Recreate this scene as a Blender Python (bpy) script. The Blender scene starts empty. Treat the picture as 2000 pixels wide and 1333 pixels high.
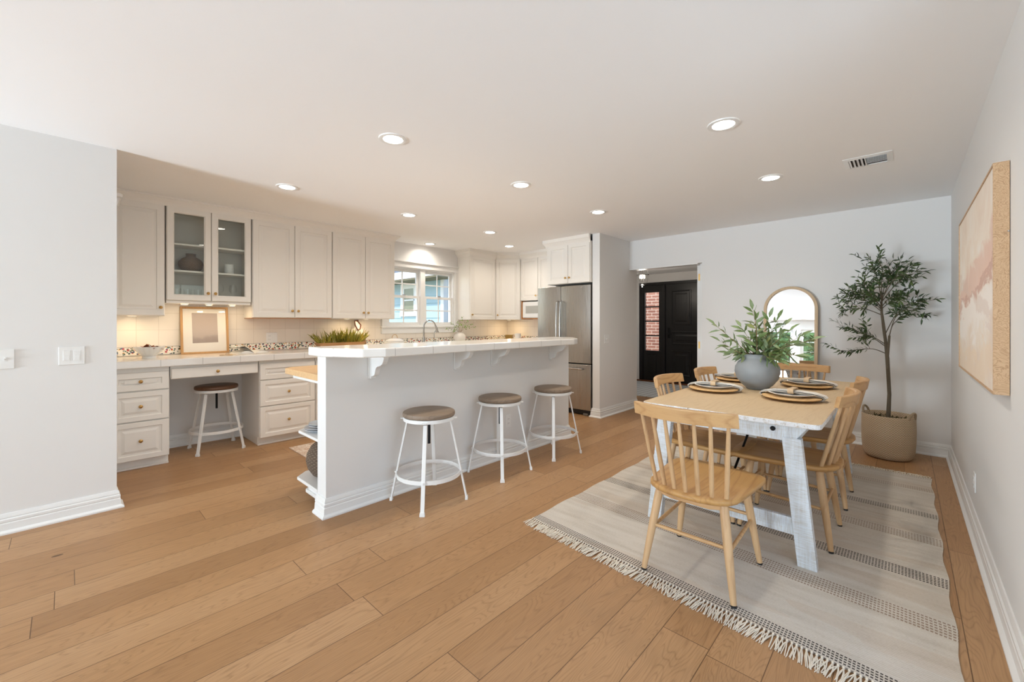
import bpy, bmesh, math, random
from mathutils import Vector, Matrix

S = bpy.context.scene
COL = S.collection
PI = math.pi
R = math.radians

# ------------------------------------------------------------------ camera
F_PX, YAW, PY, H = 818.68, R(43.182), 630.2, 1.26
cam_d = bpy.data.cameras.new('camera')
cam_d.sensor_width = 36.0
cam_d.lens = F_PX * 36.0 / 2000.0
cam_d.shift_y = (PY - 666.5) / 2000.0
cam_d.clip_start = 0.05
cam = bpy.data.objects.new('camera', cam_d)
COL.objects.link(cam)
cam.location = (0, 0, H)
cam.rotation_euler = (R(90), 0, YAW)
S.camera = cam

# ------------------------------------------------------------------ view, world, daylight, added fill
S.view_settings.view_transform = 'Standard'
S.view_settings.look = 'None'
S.view_settings.gamma = 1.0
S.view_settings.use_curve_mapping = False
S.view_settings.exposure = 0.2
try:
    S.cycles.use_denoising = True
    S.cycles.denoiser = 'OPENIMAGEDENOISE'
    S.cycles.max_bounces = 10
    S.cycles.diffuse_bounces = 5
    S.cycles.glossy_bounces = 4
    S.cycles.transparent_max_bounces = 12
    S.cycles.sample_clamp_indirect = 6.0
except Exception:
    pass
world = bpy.data.worlds.new('sky')
S.world = world
world.use_nodes = True
wn = world.node_tree
wn.nodes.clear()
wo = wn.nodes.new('ShaderNodeOutputWorld')
wb = wn.nodes.new('ShaderNodeBackground')
ws = wn.nodes.new('ShaderNodeTexSky')
ws.sky_type = 'NISHITA'
ws.sun_disc = False
ws.sun_elevation = R(48)
ws.sun_rotation = R(200)
wb.inputs['Strength'].default_value = 0.32
wn.links.new(ws.outputs[0], wb.inputs['Color'])
wn.links.new(wb.outputs[0], wo.inputs['Surface'])

def light(name, kind, loc, energy, color=(1, 1, 1), rot=(0, 0, 0), size=None, size_y=None, parent=None, spread=None):
    d = bpy.data.lights.new(name, kind)
    d.energy = energy
    d.color = color
    if kind == 'AREA':
        if size_y:
            d.shape = 'RECTANGLE'; d.size = size; d.size_y = size_y
        else:
            d.shape = 'DISK'; d.size = size
        if spread: d.spread = spread
    elif kind == 'SUN':
        d.angle = R(1.0)
    elif size:
        d.shadow_soft_size = size
    o = bpy.data.objects.new(name, d)
    COL.objects.link(o)
    o.location = loc
    o.rotation_euler = rot
    if parent: o.parent = parent
    return o

XR, YB = .31, -4.70   # painting-side wall and rear wall wall, behind the camera
COOL_LIGHT = (0.755, 0.885, 1.0)
light('sun', 'SUN', (0, -6, 8), 3.2, (1.0, 0.965, 0.93), (R(40), R(-8), 0))
# added fill panels beyond the glazed openings, tilted up to brighten the ceiling
light('ceiling_fill_rear', 'AREA', (-3.2, YB - 1.5, .45), 840, COOL_LIGHT, (R(123), 0, 0), 1.8, 1.4)  # stands in for a flash bounced off the ceiling
light('ceiling_fill_painting_side', 'AREA', (XR + 1.1, 1.05, .80), 28, COOL_LIGHT, (R(130), 0, R(90)), 2.2, 1.4)  # unseen fill, added to even out the ceiling brightness

# ------------------------------------------------------------------ mesh helper
def V(*a): return Vector(a)

class MB:
    def __init__(s):
        s.v = []; s.f = []; s.uv = {}
    def add(s, vs, fs, uvs=None):
        b = len(s.v)
        s.v += [tuple(p) for p in vs]
        for i, f in enumerate(fs):
            if uvs: s.uv[len(s.f)] = uvs[i]
            s.f.append(tuple(b + k for k in f))
        return s
    def box(s, x0, x1, y0, y1, z0, z1):
        vs = [(x, y, z) for z in (z0, z1) for y in (y0, y1) for x in (x0, x1)]
        return s.add(vs, [(0, 2, 3, 1), (4, 5, 7, 6), (0, 1, 5, 4), (2, 6, 7, 3), (0, 4, 6, 2), (1, 3, 7, 5)])
    def bar(s, p0, p1, w, t, up=(0, 0, 1), w1=None, t1=None):
        p0, p1 = Vector(p0), Vector(p1)
        d = (p1 - p0).normalized()
        u = Vector(up)
        a = d.cross(u)
        if a.length < 1e-4: a = d.cross(Vector((0, 1, 0)))
        a.normalize(); b = a.cross(d).normalized()
        w1 = w if w1 is None else w1; t1 = t if t1 is None else t1
        vs = []
        for p, ww, tt in ((p0, w, t), (p1, w1, t1)):
            for i, j in ((-1, -1), (1, -1), (1, 1), (-1, 1)):
                vs.append(p + a * (i * ww / 2) + b * (j * tt / 2))
        return s.add(vs, [(0, 1, 2, 3), (7, 6, 5, 4), (0, 4, 5, 1), (1, 5, 6, 2), (2, 6, 7, 3), (3, 7, 4, 0)])
    def tube(s, pts, radii, n=12, caps=True):
        pts = [Vector(p) for p in pts]
        if not isinstance(radii, (list, tuple)): radii = [radii] * len(pts)
        vs = []; fs = []
        prev = None
        for i, p in enumerate(pts):
            d = (pts[min(i + 1, len(pts) - 1)] - pts[max(i - 1, 0)]).normalized()
            if prev is None:
                a = d.cross(Vector((0, 0, 1)))
                if a.length < 1e-3: a = d.cross(Vector((0, 1, 0)))
            else:
                a = prev - d * prev.dot(d)
            a.normalize(); prev = a
            b = d.cross(a)
            for k in range(n):
                t = 2 * PI * k / n
                vs.append(p + (a * math.cos(t) + b * math.sin(t)) * radii[i])
        for i in range(len(pts) - 1):
            for k in range(n):
                k2 = (k + 1) % n
                fs.append((i * n + k, i * n + k2, (i + 1) * n + k2, (i + 1) * n + k))
        if caps:
            fs.append(tuple(range(n - 1, -1, -1)))
            fs.append(tuple((len(pts) - 1) * n + k for k in range(n)))
        return s.add(vs, fs)
    def cyl(s, p0, p1, r0, r1=None, n=16):
        return s.tube([p0, p1], [r0, r0 if r1 is None else r1], n)
    def lathe(s, prof, n=32, c=(0, 0, 0), sx=1, sy=1, uvs=(1, 1), flute=None, cap0=True, cap1=False):
        vs = []; fs = []; us = []
        L = [0]
        for i in range(1, len(prof)):
            L.append(L[-1] + math.hypot(prof[i][0] - prof[i - 1][0], prof[i][1] - prof[i - 1][1]))
        for i, (r, z) in enumerate(prof):
            for k in range(n):
                t = 2 * PI * k / n
                rr = r
                if flute: rr = r * (1 + flute[1] * (0.5 + 0.5 * math.cos(flute[0] * t)) * (flute[2](z) if len(flute) > 2 else 1))
                vs.append((c[0] + rr * math.cos(t) * sx, c[1] + rr * math.sin(t) * sy, c[2] + z))
        for i in range(len(prof) - 1):
            for k in range(n):
                k2 = (k + 1) % n
                fs.append((i * n + k, i * n + k2, (i + 1) * n + k2, (i + 1) * n + k))
                u0, u1 = k / n * uvs[0], (k + 1) / n * uvs[0]
                us.append([(u0, L[i] * uvs[1]), (u1, L[i] * uvs[1]), (u1, L[i + 1] * uvs[1]), (u0, L[i + 1] * uvs[1])])
        if cap0 and prof[0][0] > 1e-5:
            fs.append(tuple(range(n - 1, -1, -1))); us.append([(0, 0)] * n)
        if cap1 and prof[-1][0] > 1e-5:
            fs.append(tuple((len(prof) - 1) * n + k for k in range(n))); us.append([(0, 0)] * n)
        return s.add(vs, fs, us)
    def prism(s, poly, m0, m1):
        n = len(poly)
        vs = [m0(*p) for p in poly] + [m1(*p) for p in poly]
        fs = [tuple(range(n - 1, -1, -1)), tuple(range(n, 2 * n))]
        for k in range(n):
            fs.append((k, (k + 1) % n, n + (k + 1) % n, n + k))
        return s.add(vs, fs)
    def slab(s, poly, z0, z1):
        return s.prism(poly, lambda x, y: (x, y, z0), lambda x, y: (x, y, z1))
    def loops(s, Ls, cap0=True, cap1=True, closed=True):
        n = len(Ls[0]); vs = []; fs = []
        for L in Ls: vs += list(L)
        for i in range(len(Ls) - 1):
            for k in range(n if closed else n - 1):
                k2 = (k + 1) % n
                fs.append((i * n + k, i * n + k2, (i + 1) * n + k2, (i + 1) * n + k))
        if cap0: fs.append(tuple(range(n - 1, -1, -1)))
        if cap1: fs.append(tuple((len(Ls) - 1) * n + k for k in range(n)))
        return s.add(vs, fs)
    def ball(s, c, rx, ry=None, rz=None, n=12, m=8):
        ry = rx if ry is None else ry; rz = rx if rz is None else rz
        prof = [(max(1e-4, math.sin(PI * i / m)), -math.cos(PI * i / m)) for i in range(m + 1)]
        vs = []; fs = []
        for r, z in prof:
            for k in range(n):
                t = 2 * PI * k / n
                vs.append((c[0] + rx * r * math.cos(t), c[1] + ry * r * math.sin(t), c[2] + rz * z))
        for i in range(m):
            for k in range(n):
                k2 = (k + 1) % n
                fs.append((i * n + k, i * n + k2, (i + 1) * n + k2, (i + 1) * n + k))
        return s.add(vs, fs)
    def torus(s, c, Rr, r, n=32, m=8, rz=None, axis='z'):
        vs = []; fs = []
        rz = r if rz is None else rz
        for i in range(n):
            t = 2 * PI * i / n
            for j in range(m):
                q = 2 * PI * j / m
                rr = Rr + r * math.cos(q); z = rz * math.sin(q)
                p = (rr * math.cos(t), rr * math.sin(t), z)
                if axis == 'x': p = (z, p[0], p[1])
                if axis == 'y': p = (p[0], z, p[1])
                vs.append((c[0] + p[0], c[1] + p[1], c[2] + p[2]))
        for i in range(n):
            for j in range(m):
                fs.append((i * m + j, ((i + 1) % n) * m + j, ((i + 1) % n) * m + (j + 1) % m, i * m + (j + 1) % m))
        return s.add(vs, fs)
    def sweep(s, prof, path, closed=False):
        """prof: (out, z) polygon; path: list of (x, y); out is to the travel direction's right-hand side"""
        P = [Vector((p[0], p[1])) for p in path]; n = len(P); Ls = []
        for i in range(n):
            if closed or 0 < i < n - 1:
                d0 = (P[i] - P[i - 1]).normalized(); d1 = (P[(i + 1) % n] - P[i]).normalized()
                n0 = Vector((d0.y, -d0.x)); n1 = Vector((d1.y, -d1.x))
                nn = (n0 + n1).normalized(); nn = nn / max(0.3, nn.dot(n0))
            else:
                d = (P[1] - P[0]) if i == 0 else (P[-1] - P[-2]); d.normalize(); nn = Vector((d.y, -d.x))
            Ls.append([(P[i].x + nn.x * o, P[i].y + nn.y * o, z) for o, z in prof])
        if closed: Ls.append(Ls[0])
        return s.loops(Ls, not closed, not closed)
    def leaf(s, p, d, nrm, L, W, droop=0.15):
        p = Vector(p); d = Vector(d).normalized(); nrm = Vector(nrm)
        a = d.cross(nrm)
        if a.length < 1e-3: a = d.cross(Vector((1, 0.3, 0.2)))
        a.normalize(); u = a.cross(d).normalized()
        c0 = p; c1 = p + d * L * .38; c2 = p + d * L * .72 - u * L * droop * .35; c3 = p + d * L - u * L * droop
        k = 0.16 * W
        vs = [c0, c1 + a * W / 2 + u * k, c1, c1 - a * W / 2 + u * k, c2 + a * W * .36 + u * k * .7, c2, c2 - a * W * .36 + u * k * .7, c3]
        return s.add(vs, [(0, 2, 1), (0, 3, 2), (1, 2, 5, 4), (2, 3, 6, 5), (4, 5, 7), (5, 6, 7)])
    def build(s, name, mat, parent=None, smooth=False, bevel=0, seg=2, loc=None, rotz=0, ang=38, subsurf=0):
        me = bpy.data.meshes.new(name)
        me.from_pydata(s.v, [], s.f)
        if s.uv:
            ul = me.uv_layers.new(name='UVMap')
            for p in me.polygons:
                u = s.uv.get(p.index)
                if u:
                    for li, q in zip(p.loop_indices, u): ul.data[li].uv = q
        bm = bmesh.new(); bm.from_mesh(me)
        bmesh.ops.recalc_face_normals(bm, faces=bm.faces)
        bm.to_mesh(me); bm.free()
        me.materials.append(mat)
        if smooth:
            me.shade_smooth()
            me.set_sharp_from_angle(angle=R(ang))
        o = bpy.data.objects.new(name, me)
        COL.objects.link(o)
        if bevel:
            b = o.modifiers.new('bevel', 'BEVEL'); b.width = bevel; b.segments = seg; b.limit_method = 'ANGLE'; b.angle_limit = R(30)
            b.harden_normals = False
        if subsurf:
            b = o.modifiers.new('sub', 'SUBSURF'); b.levels = subsurf; b.render_levels = subsurf
        if parent: o.parent = parent
        if loc: o.location = loc
        if rotz: o.rotation_euler = (0, 0, rotz)
        return o

def tag(o, label, cat, group=None, kind=None):
    o['label'] = label; o['category'] = cat
    if group: o['group'] = group
    if kind: o['kind'] = kind
    return o
def thing(name, label, cat, loc=(0, 0, 0), rotz=0, group=None):
    o = bpy.data.objects.new(name, None); COL.objects.link(o)
    o.empty_display_size = 0.1
    o.location = loc; o.rotation_euler = (0, 0, rotz)
    return tag(o, label, cat, group)
def struct(o, label, cat):
    return tag(o, label, cat, None, 'structure')
def copy_tree(o, parent=None):
    c = o.copy(); COL.objects.link(c)
    if parent: c.parent = parent
    for ch in list(o.children): copy_tree(ch, c)
    return c
def dup(o, loc, rotz, label, group=None):
    c = copy_tree(o); c.location = loc; c.rotation_euler = (0, 0, rotz); c['label'] = label
    if group: c['group'] = group
    return c

# ------------------------------------------------------------------ materials
def lin(r, g, b):
    def f(c):
        c /= 255.0
        return c / 12.92 if c <= 0.04045 else ((c + 0.055) / 1.055) ** 2.4
    return (f(r), f(g), f(b), 1.0)

class NT:
    def __init__(s, name):
        s.m = bpy.data.materials.new(name); s.m.use_nodes = True
        s.t = s.m.node_tree; s.b = s.t.nodes['Principled BSDF']; s.out = s.t.nodes['Material Output']
    def n(s, typ, **kw):
        nd = s.t.nodes.new(typ)
        for k, v in kw.items(): setattr(nd, k, v)
        return nd
    def l(s, a, b): s.t.links.new(a, b)
    def math(s, op, a, b=None, c=None):
        nd = s.n('ShaderNodeMath', operation=op)
        for i, x in enumerate((a, b, c)):
            if x is None: continue
            if isinstance(x, (int, float)): nd.inputs[i].default_value = x
            else: s.l(x, nd.inputs[i])
        return nd.outputs[0]
    def ramp(s, fac, stops):
        nd = s.n('ShaderNodeValToRGB')
        el = nd.color_ramp.elements
        while len(el) < len(stops): el.new(0.5)
        for e, (p, c) in zip(el, stops): e.position = p; e.color = c
        s.l(fac, nd.inputs[0]); return nd.outputs[0]
    def mix(s, fac, a, b, blend='MIX'):
        nd = s.n('ShaderNodeMix', data_type='RGBA', blend_type=blend)
        for i, x in ((0, fac), (6, a), (7, b)):
            if isinstance(x, (int, float)): nd.inputs[i].default_value = x
            elif isinstance(x, tuple): nd.inputs[i].default_value = x
            else: s.l(x, nd.inputs[i])
        return nd.outputs[2]
    def coord(s, kind='Object', scale=(1, 1, 1), rot=(0, 0, 0), loc=(0, 0, 0)):
        if kind == 'World': src = s.n('ShaderNodeNewGeometry').outputs['Position']
        else: src = s.n('ShaderNodeTexCoord').outputs[kind]
        mp = s.n('ShaderNodeMapping')
        mp.inputs['Scale'].default_value = scale; mp.inputs['Rotation'].default_value = rot; mp.inputs['Location'].default_value = loc
        s.l(src, mp.inputs['Vector']); return mp.outputs[0]
    def noise(s, vec, scale=5, detail=3, rough=.5, dist=0, dims='3D', w=None, out=0):
        nd = s.n('ShaderNodeTexNoise', noise_dimensions=dims)
        s.l(vec, nd.inputs['Vector'])
        nd.inputs['Scale'].default_value = scale; nd.inputs['Detail'].default_value = detail
        nd.inputs['Roughness'].default_value = rough; nd.inputs['Distortion'].default_value = dist
        if w is not None: s.l(w, nd.inputs['W'])
        return nd.outputs[out]
    def bump(s, h, strength=.2, dist=.01):
        nd = s.n('ShaderNodeBump'); nd.inputs['Strength'].default_value = strength; nd.inputs['Distance'].default_value = dist
        s.l(h, nd.inputs['Height']); s.l(nd.outputs[0], s.b.inputs['Normal'])
    def setp(s, **kw):
        for k, v in kw.items():
            s.b.inputs[k.replace('_', ' ')].default_value = v
        return s

def plain(name, col, rough=.5, metal=0, spec=.5, bump=None, **kw):
    t = NT(name)
    t.setp(Base_Color=col, Roughness=rough, Metallic=metal)
    t.b.inputs['Specular IOR Level'].default_value = spec
    if bump:
        t.bump(t.noise(t.coord('Object'), bump[0], 3), bump[1], bump[2])
    for k, v in kw.items(): t.b.inputs[k].default_value = v
    return t.m
def emit(name, col, strength):
    t = NT(name)
    t.setp(Base_Color=(0, 0, 0, 1)); t.b.inputs['Emission Color'].default_value = col; t.b.inputs['Emission Strength'].default_value = strength
    return t.m

def wood(name, light_c, dark_c, axis='x', rough=.45, scale=1.0, lines=26, contrast=.5, kind='Object', spec=.4):
    t = NT(name)
    sc = {'x': (1.0, 9, 9), 'y': (9, 1.0, 9), 'z': (9, 9, 1.0)}[axis]
    v = t.coord(kind, tuple(a * scale for a in sc))
    info = t.n('ShaderNodeObjectInfo')
    w = t.math('MULTIPLY', info.outputs['Random'], 40.0)
    n1 = t.noise(v, .7, 2, .5, .3, '4D', w)
    ring = t.math('ABSOLUTE', t.math('SINE', t.math('MULTIPLY', n1, lines)))
    fine = t.noise(t.coord(kind, tuple(a * scale * (3 if a == 1.0 else 12) for a in sc)), 1.0, 4, .65)
    fac = t.math('ADD', t.math('MULTIPLY', t.math('POWER', t.math('SUBTRACT', 1.0, ring), 2.0), contrast), t.math('MULTIPLY', t.math('SUBTRACT', fine, .5), .9))
    c = t.ramp(fac, [(0.0, light_c), (1.0, dark_c)])
    t.l(c, t.b.inputs['Base Color'])
    t.setp(Roughness=rough); t.b.inputs['Specular IOR Level'].default_value = spec
    t.bump(fine, .06, .004)
    return t.m

def floor_mat():
    t = NT('oak_planks')
    v = t.coord('World', (1, 1, 1), (0, 0, 0), (-0.174, 0, 0))
    sp = t.n('ShaderNodeSeparateXYZ'); t.l(v, sp.inputs[0])
    row = t.math('FLOOR', t.math('DIVIDE', sp.outputs[0], .181))
    wn_ = t.n('ShaderNodeTexWhiteNoise', noise_dimensions='1D'); t.l(row, wn_.inputs['W'])
    cb = t.n('ShaderNodeCombineXYZ'); t.l(t.math('ADD', sp.outputs[1], t.math('MULTIPLY', wn_.outputs['Value'], 7.3)), cb.inputs[0]); t.l(sp.outputs[0], cb.inputs[1])
    br = t.n('ShaderNodeTexBrick'); t.l(cb.outputs[0], br.inputs['Vector'])
    br.offset = 0; br.squash = 1
    br.inputs['Scale'].default_value = 1
    br.inputs['Brick Width'].default_value = 1.9; br.inputs['Row Height'].default_value = .181
    br.inputs['Mortar Size'].default_value = .0017; br.inputs['Mortar Smooth'].default_value = .1
    br.inputs['Color1'].default_value = (0, 0, 0, 1); br.inputs['Color2'].default_value = (1, 1, 1, 1); br.inputs['Mortar'].default_value = (.5, .5, .5, 1)
    seed = t.math('MULTIPLY', br.outputs['Color'], 23.0)
    g = t.coord('World', (9.0, 1.15, 1))
    n1 = t.noise(g, .8, 2, .55, .35, '4D', seed)
    ring = t.math('ABSOLUTE', t.math('SINE', t.math('MULTIPLY', n1, 120)))
    lines = t.math('POWER', t.math('SUBTRACT', 1.0, ring), 2.2)
    fine = t.noise(t.coord('World', (170, 6, 1)), 1.0, 3, .65)
    cloud = t.noise(t.coord('World', (1.4, .6, 1)), 1.3, 2, .5)
    tone = t.math('ADD', t.math('MULTIPLY', br.outputs['Color'], .42), t.math('MULTIPLY', cloud, .5))
    base = t.ramp(tone, [(0.12, lin(192, 154, 114)), (.45, lin(178, 137, 95)), (.82, lin(158, 118, 79))])
    lfac = t.math('ADD', t.math('MULTIPLY', lines, .34), t.math('MULTIPLY', t.math('SUBTRACT', fine, .42), .80))
    base = t.mix(lfac, base, lin(122, 86, 54))
    kn = t.n('ShaderNodeTexVoronoi', feature='F1'); t.l(t.coord('World', (1.9, .95, 1), (0, 0, 0), (.31, .27, 0)), kn.inputs['Vector']); kn.inputs['Scale'].default_value = 1.0
    knot = t.math('LESS_THAN', kn.outputs['Distance'], .022)
    base = t.mix(t.math('MULTIPLY', knot, .75), base, lin(70, 46, 30))
    base = t.mix(t.math('MULTIPLY', br.outputs['Fac'], .80), base, lin(84, 56, 34))
    t.l(base, t.b.inputs['Base Color'])
    t.setp(Roughness=.42); t.b.inputs['Specular IOR Level'].default_value = .35
    h = t.math('SUBTRACT', t.math('MULTIPLY', fine, .25), t.math('MULTIPLY', br.outputs['Fac'], 1.0))
    t.bump(h, .25, .003)
    return t.m

def paint(name, col, rough=.55, bumpy=.05, spec=.4):
    t = NT(name)
    t.setp(Base_Color=col, Roughness=rough); t.b.inputs['Specular IOR Level'].default_value = spec
    t.bump(t.noise(t.coord('World'), 120, 2, .5), bumpy, .002)
    return t.m

def tile_mat(name, col, grout, size, plane='yz', off=(0, 0), rough=.18, mortar=.0022):
    t = NT(name)
    sp = t.n('ShaderNodeSeparateXYZ'); t.l(t.coord('World'), sp.inputs[0])
    cb = t.n('ShaderNodeCombineXYZ')
    ix = {'x': 0, 'y': 1, 'z': 2}
    for k in (0, 1):
        t.l(t.math('SUBTRACT', sp.outputs[ix[plane[k]]], off[k]), cb.inputs[k])
    br = t.n('ShaderNodeTexBrick'); t.l(cb.outputs[0], br.inputs['Vector'])
    br.offset = 0; br.inputs['Scale'].default_value = 1
    br.inputs['Brick Width'].default_value = size[0]; br.inputs['Row Height'].default_value = size[1]
    br.inputs['Mortar Size'].default_value = mortar; br.inputs['Mortar Smooth'].default_value = .2
    for k in ('Color1', 'Color2'): br.inputs[k].default_value = col
    br.inputs['Mortar'].default_value = grout
    t.l(br.outputs['Color'], t.b.inputs['Base Color'])
    t.setp(Roughness=rough)
    t.bump(t.math('MULTIPLY', br.outputs['Fac'], -1.0), .4, .003)
    return t.m

def floral_mat():
    t = NT('floral_border_tile')
    v = t.coord('World')
    base = lin(240, 234, 222)
    c = None
    for sc, col, th, seed in ((26, lin(178, 52, 40), .27, 0), (30, lin(206, 148, 60), .24, 3.3), (34, lin(70, 92, 72), .30, 7.1), (28, lin(92, 98, 128), .24, 11.7), (44, lin(66, 84, 60), .26, 17.3)):
        vo = t.n('ShaderNodeTexVoronoi', feature='F1')
        t.l(t.coord('World', (1, 1, 1), (0, 0, 0), (seed, seed * 1.7, seed * .6)), vo.inputs['Vector']); vo.inputs['Scale'].default_value = sc
        nz = t.noise(v, 140, 2)
        d = t.math('ADD', vo.outputs['Distance'], t.math('MULTIPLY', t.math('SUBTRACT', nz, .5), .22))
        m = t.math('LESS_THAN', d, th)
        c = t.mix(m, base if c is None else c, col)
    t.l(c, t.b.inputs['Base Color']); t.setp(Roughness=.2)
    return t.m

def glass(name, tint=(1, 1, 1, 1), refl=1.0):
    t = NT(name)
    tr = t.n('ShaderNodeBsdfTransparent'); tr.inputs[0].default_value = tint
    gl = t.n('ShaderNodeBsdfGlossy'); gl.inputs['Roughness'].default_value = .02
    lw = t.n('ShaderNodeLayerWeight'); lw.inputs[0].default_value = .5
    fr = t.math('ADD', .04, t.math('MULTIPLY', .96, t.math('POWER', lw.outputs['Facing'], 5.0)))
    mx = t.n('ShaderNodeMixShader')
    t.l(t.math('MULTIPLY', fr, refl), mx.inputs[0]); t.l(tr.outputs[0], mx.inputs[1]); t.l(gl.outputs[0], mx.inputs[2])
    t.l(mx.outputs[0], t.out.inputs['Surface'])
    return t.m

def wicker(name, c1, c2, su=40, sv=90, bumpd=.006):
    t = NT(name)
    v = t.coord('UV', (su, sv, 1))
    sp = t.n('ShaderNodeSeparateXYZ'); t.l(v, sp.inputs[0])
    ch = t.n('ShaderNodeTexChecker'); ch.inputs['Scale'].default_value = 1
    t.l(v, ch.inputs['Vector'])
    sv_ = t.math('ABSOLUTE', t.math('SINE', t.math('MULTIPLY', sp.outputs[1], PI)))
    su_ = t.math('ABSOLUTE', t.math('SINE', t.math('MULTIPLY', sp.outputs[0], PI)))
    h = t.math('MULTIPLY', sv_, t.math('ADD', .55, t.math('MULTIPLY', su_, .45)))
    nz = t.noise(t.coord('Object'), 60, 3)
    c = t.mix(t.math('MULTIPLY', ch.outputs['Fac'], .7), c1, c2)
    c = t.mix(t.math('MULTIPLY', t.math('SUBTRACT', 1.0, h), .8), c, tuple(x * .22 for x in c2[:3]) + (1,))
    c = t.mix(t.math('MULTIPLY', nz, .35), c, c2)
    t.l(c, t.b.inputs['Base Color']); t.setp(Roughness=.75)
    t.bump(h, .8, bumpd)
    return t.m

m_wall = paint('white_wall_paint', lin(232, 231, 229), .6)
m_ceil = paint('white_ceiling_paint', lin(249, 249, 249), .75, .08, .2)
m_trim = paint('white_trim_paint', lin(238, 238, 236), .32, .01)
m_cab = paint('warm_white_lacquer', lin(240, 236, 229), .28, .01)
m_cabin = paint('cabinet_inside', lin(214, 208, 198), .5, .01)
m_floor = floor_mat()
m_brass = plain('brushed_brass', lin(196, 160, 100), .28, 1.0)
m_chrome = plain('brushed_nickel', lin(196, 196, 194), .22, 1.0)
m_black = plain('black_rubber', lin(26, 25, 25), .5)
m_blacksteel = plain('black_steel', lin(24, 24, 26), .4, .6)
m_white_metal = plain('white_powder_coat', lin(236, 236, 234), .38)
m_ceramic = plain('white_ceramic', lin(236, 235, 232), .18)
m_plastic = plain('white_plastic', lin(238, 238, 236), .35)
m_tile_top = tile_mat('white_counter_tile', lin(240, 236, 229), lin(220, 215, 207), (.155, .155), 'xy', (-2.43, 1.13), .12)
m_tile_edge = tile_mat('white_edge_tile', lin(238, 235, 230), lin(205, 201, 195), (.30, 5.0), 'yz', (1.17, -1.0), .12, .003)
m_backsplash = tile_mat('cream_wall_tile', lin(236, 228, 216), lin(216, 206, 192), (.166, .166), 'yz', (.30, 1.019), .22, .0018)
m_backsplash_x = tile_mat('cream_wall_tile_far', lin(236, 228, 216), lin(216, 206, 192), (.166, .166), 'xz', (-5.4, 1.019), .22, .0018)
m_floral = floral_mat()
m_glass = glass('clear_glass')
m_cabglass = glass('cabinet_glass', (.96, .98, .97, 1), 1.0)
m_oak = wood('light_oak', lin(190, 146, 90), lin(152, 106, 58), 'y', .42, 1.0, 30, .55)
m_oak_x = wood('light_oak_rail', lin(200, 160, 112), lin(160, 116, 72), 'x', .42, 1.0, 30, .5)
m_oak_z = wood('light_oak_spindle', lin(202, 166, 124), lin(168, 128, 88), 'z', .42, 1.0, 24, .45)
m_tabletop = wood('pale_mango_wood', lin(206, 182, 146), lin(178, 150, 112), 'y', .55, 2.2, 30, .28)
m_stoolseat = wood('grey_brown_seat_wood', lin(142, 124, 106), lin(104, 86, 70), 'y', .5, 2.0, 22, .5)
m_darkseat = wood('dark_walnut_seat', lin(104, 72, 50), lin(64, 40, 27), 'y', .4, 2.0, 22, .5)
m_butcher = wood('butcher_block_wood', lin(226, 188, 140), lin(196, 154, 104), 'y', .4, 2.0, 30, .4)
m_ash = wood('pale_ash_frame', lin(206, 180, 146), lin(178, 150, 114), 'z', .5, 1.5, 22, .3)
m_walnut = wood('brown_board_wood', lin(132, 100, 68), lin(92, 66, 42), 'z', .5, 2.0, 22, .4)
m_framewood = wood('oak_picture_frame', lin(186, 146, 98), lin(150, 110, 68), 'z', .45, 2.0, 22, .4)
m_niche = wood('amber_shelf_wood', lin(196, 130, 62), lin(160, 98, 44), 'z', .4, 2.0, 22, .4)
m_traywood = wood('tray_wood', lin(186, 140, 92), lin(138, 96, 58), 'y', .5, 2.0, 22, .4)

def whitewash(axis):
    t = NT('whitewashed_wood_' + axis)
    sc = {'x': (6, 90, 90), 'z': (90, 90, 6), 'y': (90, 6, 90)}[axis]
    scq = {'x': (190, 14, 14), 'z': (14, 14, 190), 'y': (8, 120, 8)}[axis]
    n1 = t.noise(t.coord('World', sc), 1.0, 4, .7)
    n2 = t.noise(t.coord('World', scq), 1.0, 4, .7)
    n3 = t.noise(t.coord('World'), 7, 2)
    f = t.math('ADD', t.math('MULTIPLY', n2, .6), t.math('ADD', t.math('MULTIPLY', n1, .3), t.math('MULTIPLY', n3, .25)))
    c = t.ramp(f, [(.50, lin(214, 220, 226)), (.64, lin(198, 198, 196)), (.78, lin(172, 156, 138))])
    t.l(c, t.b.inputs['Base Color']); t.setp(Roughness=.6)
    t.bump(n2, .3, .003)
    return t.m
m_wash_z, m_wash_x = whitewash('z'), whitewash('x')

def worn_edge():
    t = NT('worn_white_edge')
    n = t.noise(t.coord('World'), 42, 4, .7); n2 = t.noise(t.coord('World'), 160, 3, .6)
    f = t.math('ADD', t.math('MULTIPLY', n, .7), t.math('MULTIPLY', n2, .3))
    c = t.ramp(f, [(.50, lin(224, 224, 224)), (.60, lin(196, 186, 172)), (.68, lin(120, 92, 66))])
    t.l(c, t.b.inputs['Base Color']); t.setp(Roughness=.6); t.bump(n2, .4, .003)
    return t.m
m_wornedge = worn_edge()

# ------------------------------------------------------------------ room shell
XR, XL, XK, YF, ZC = 0.31, -3.92, -5.40, 5.63, 2.44

def base_prof(h=.118):
    return [(0, 0), (.036, 0), (.036, .010), (.030, .017), (.021, .022), (.019, .060), (.015, .066), (.018, .071), (.018, .084),
            (.010, .090), (.013, .095), (.012, .101), (.006, h), (0, h)]

b = MB().box(-5.9, .75, -5.2, 8.9, -.12, 0)
struct(b.build('floor', m_floor), 'wide light oak plank floor running through the whole room', 'floor')
b = MB().box(-5.6, .45, YB - .12, 5.76, ZC, ZC + .12)
struct(b.build('ceiling', m_ceil), 'smooth white flat ceiling over kitchen and dining area', 'ceiling')
b = MB().box(-4.6, -1.6, 5.76, 8.9, 2.292, 2.40)
struct(b.build('ceiling_hall', m_ceil), 'lower white ceiling of the entry hall', 'ceiling')
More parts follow.
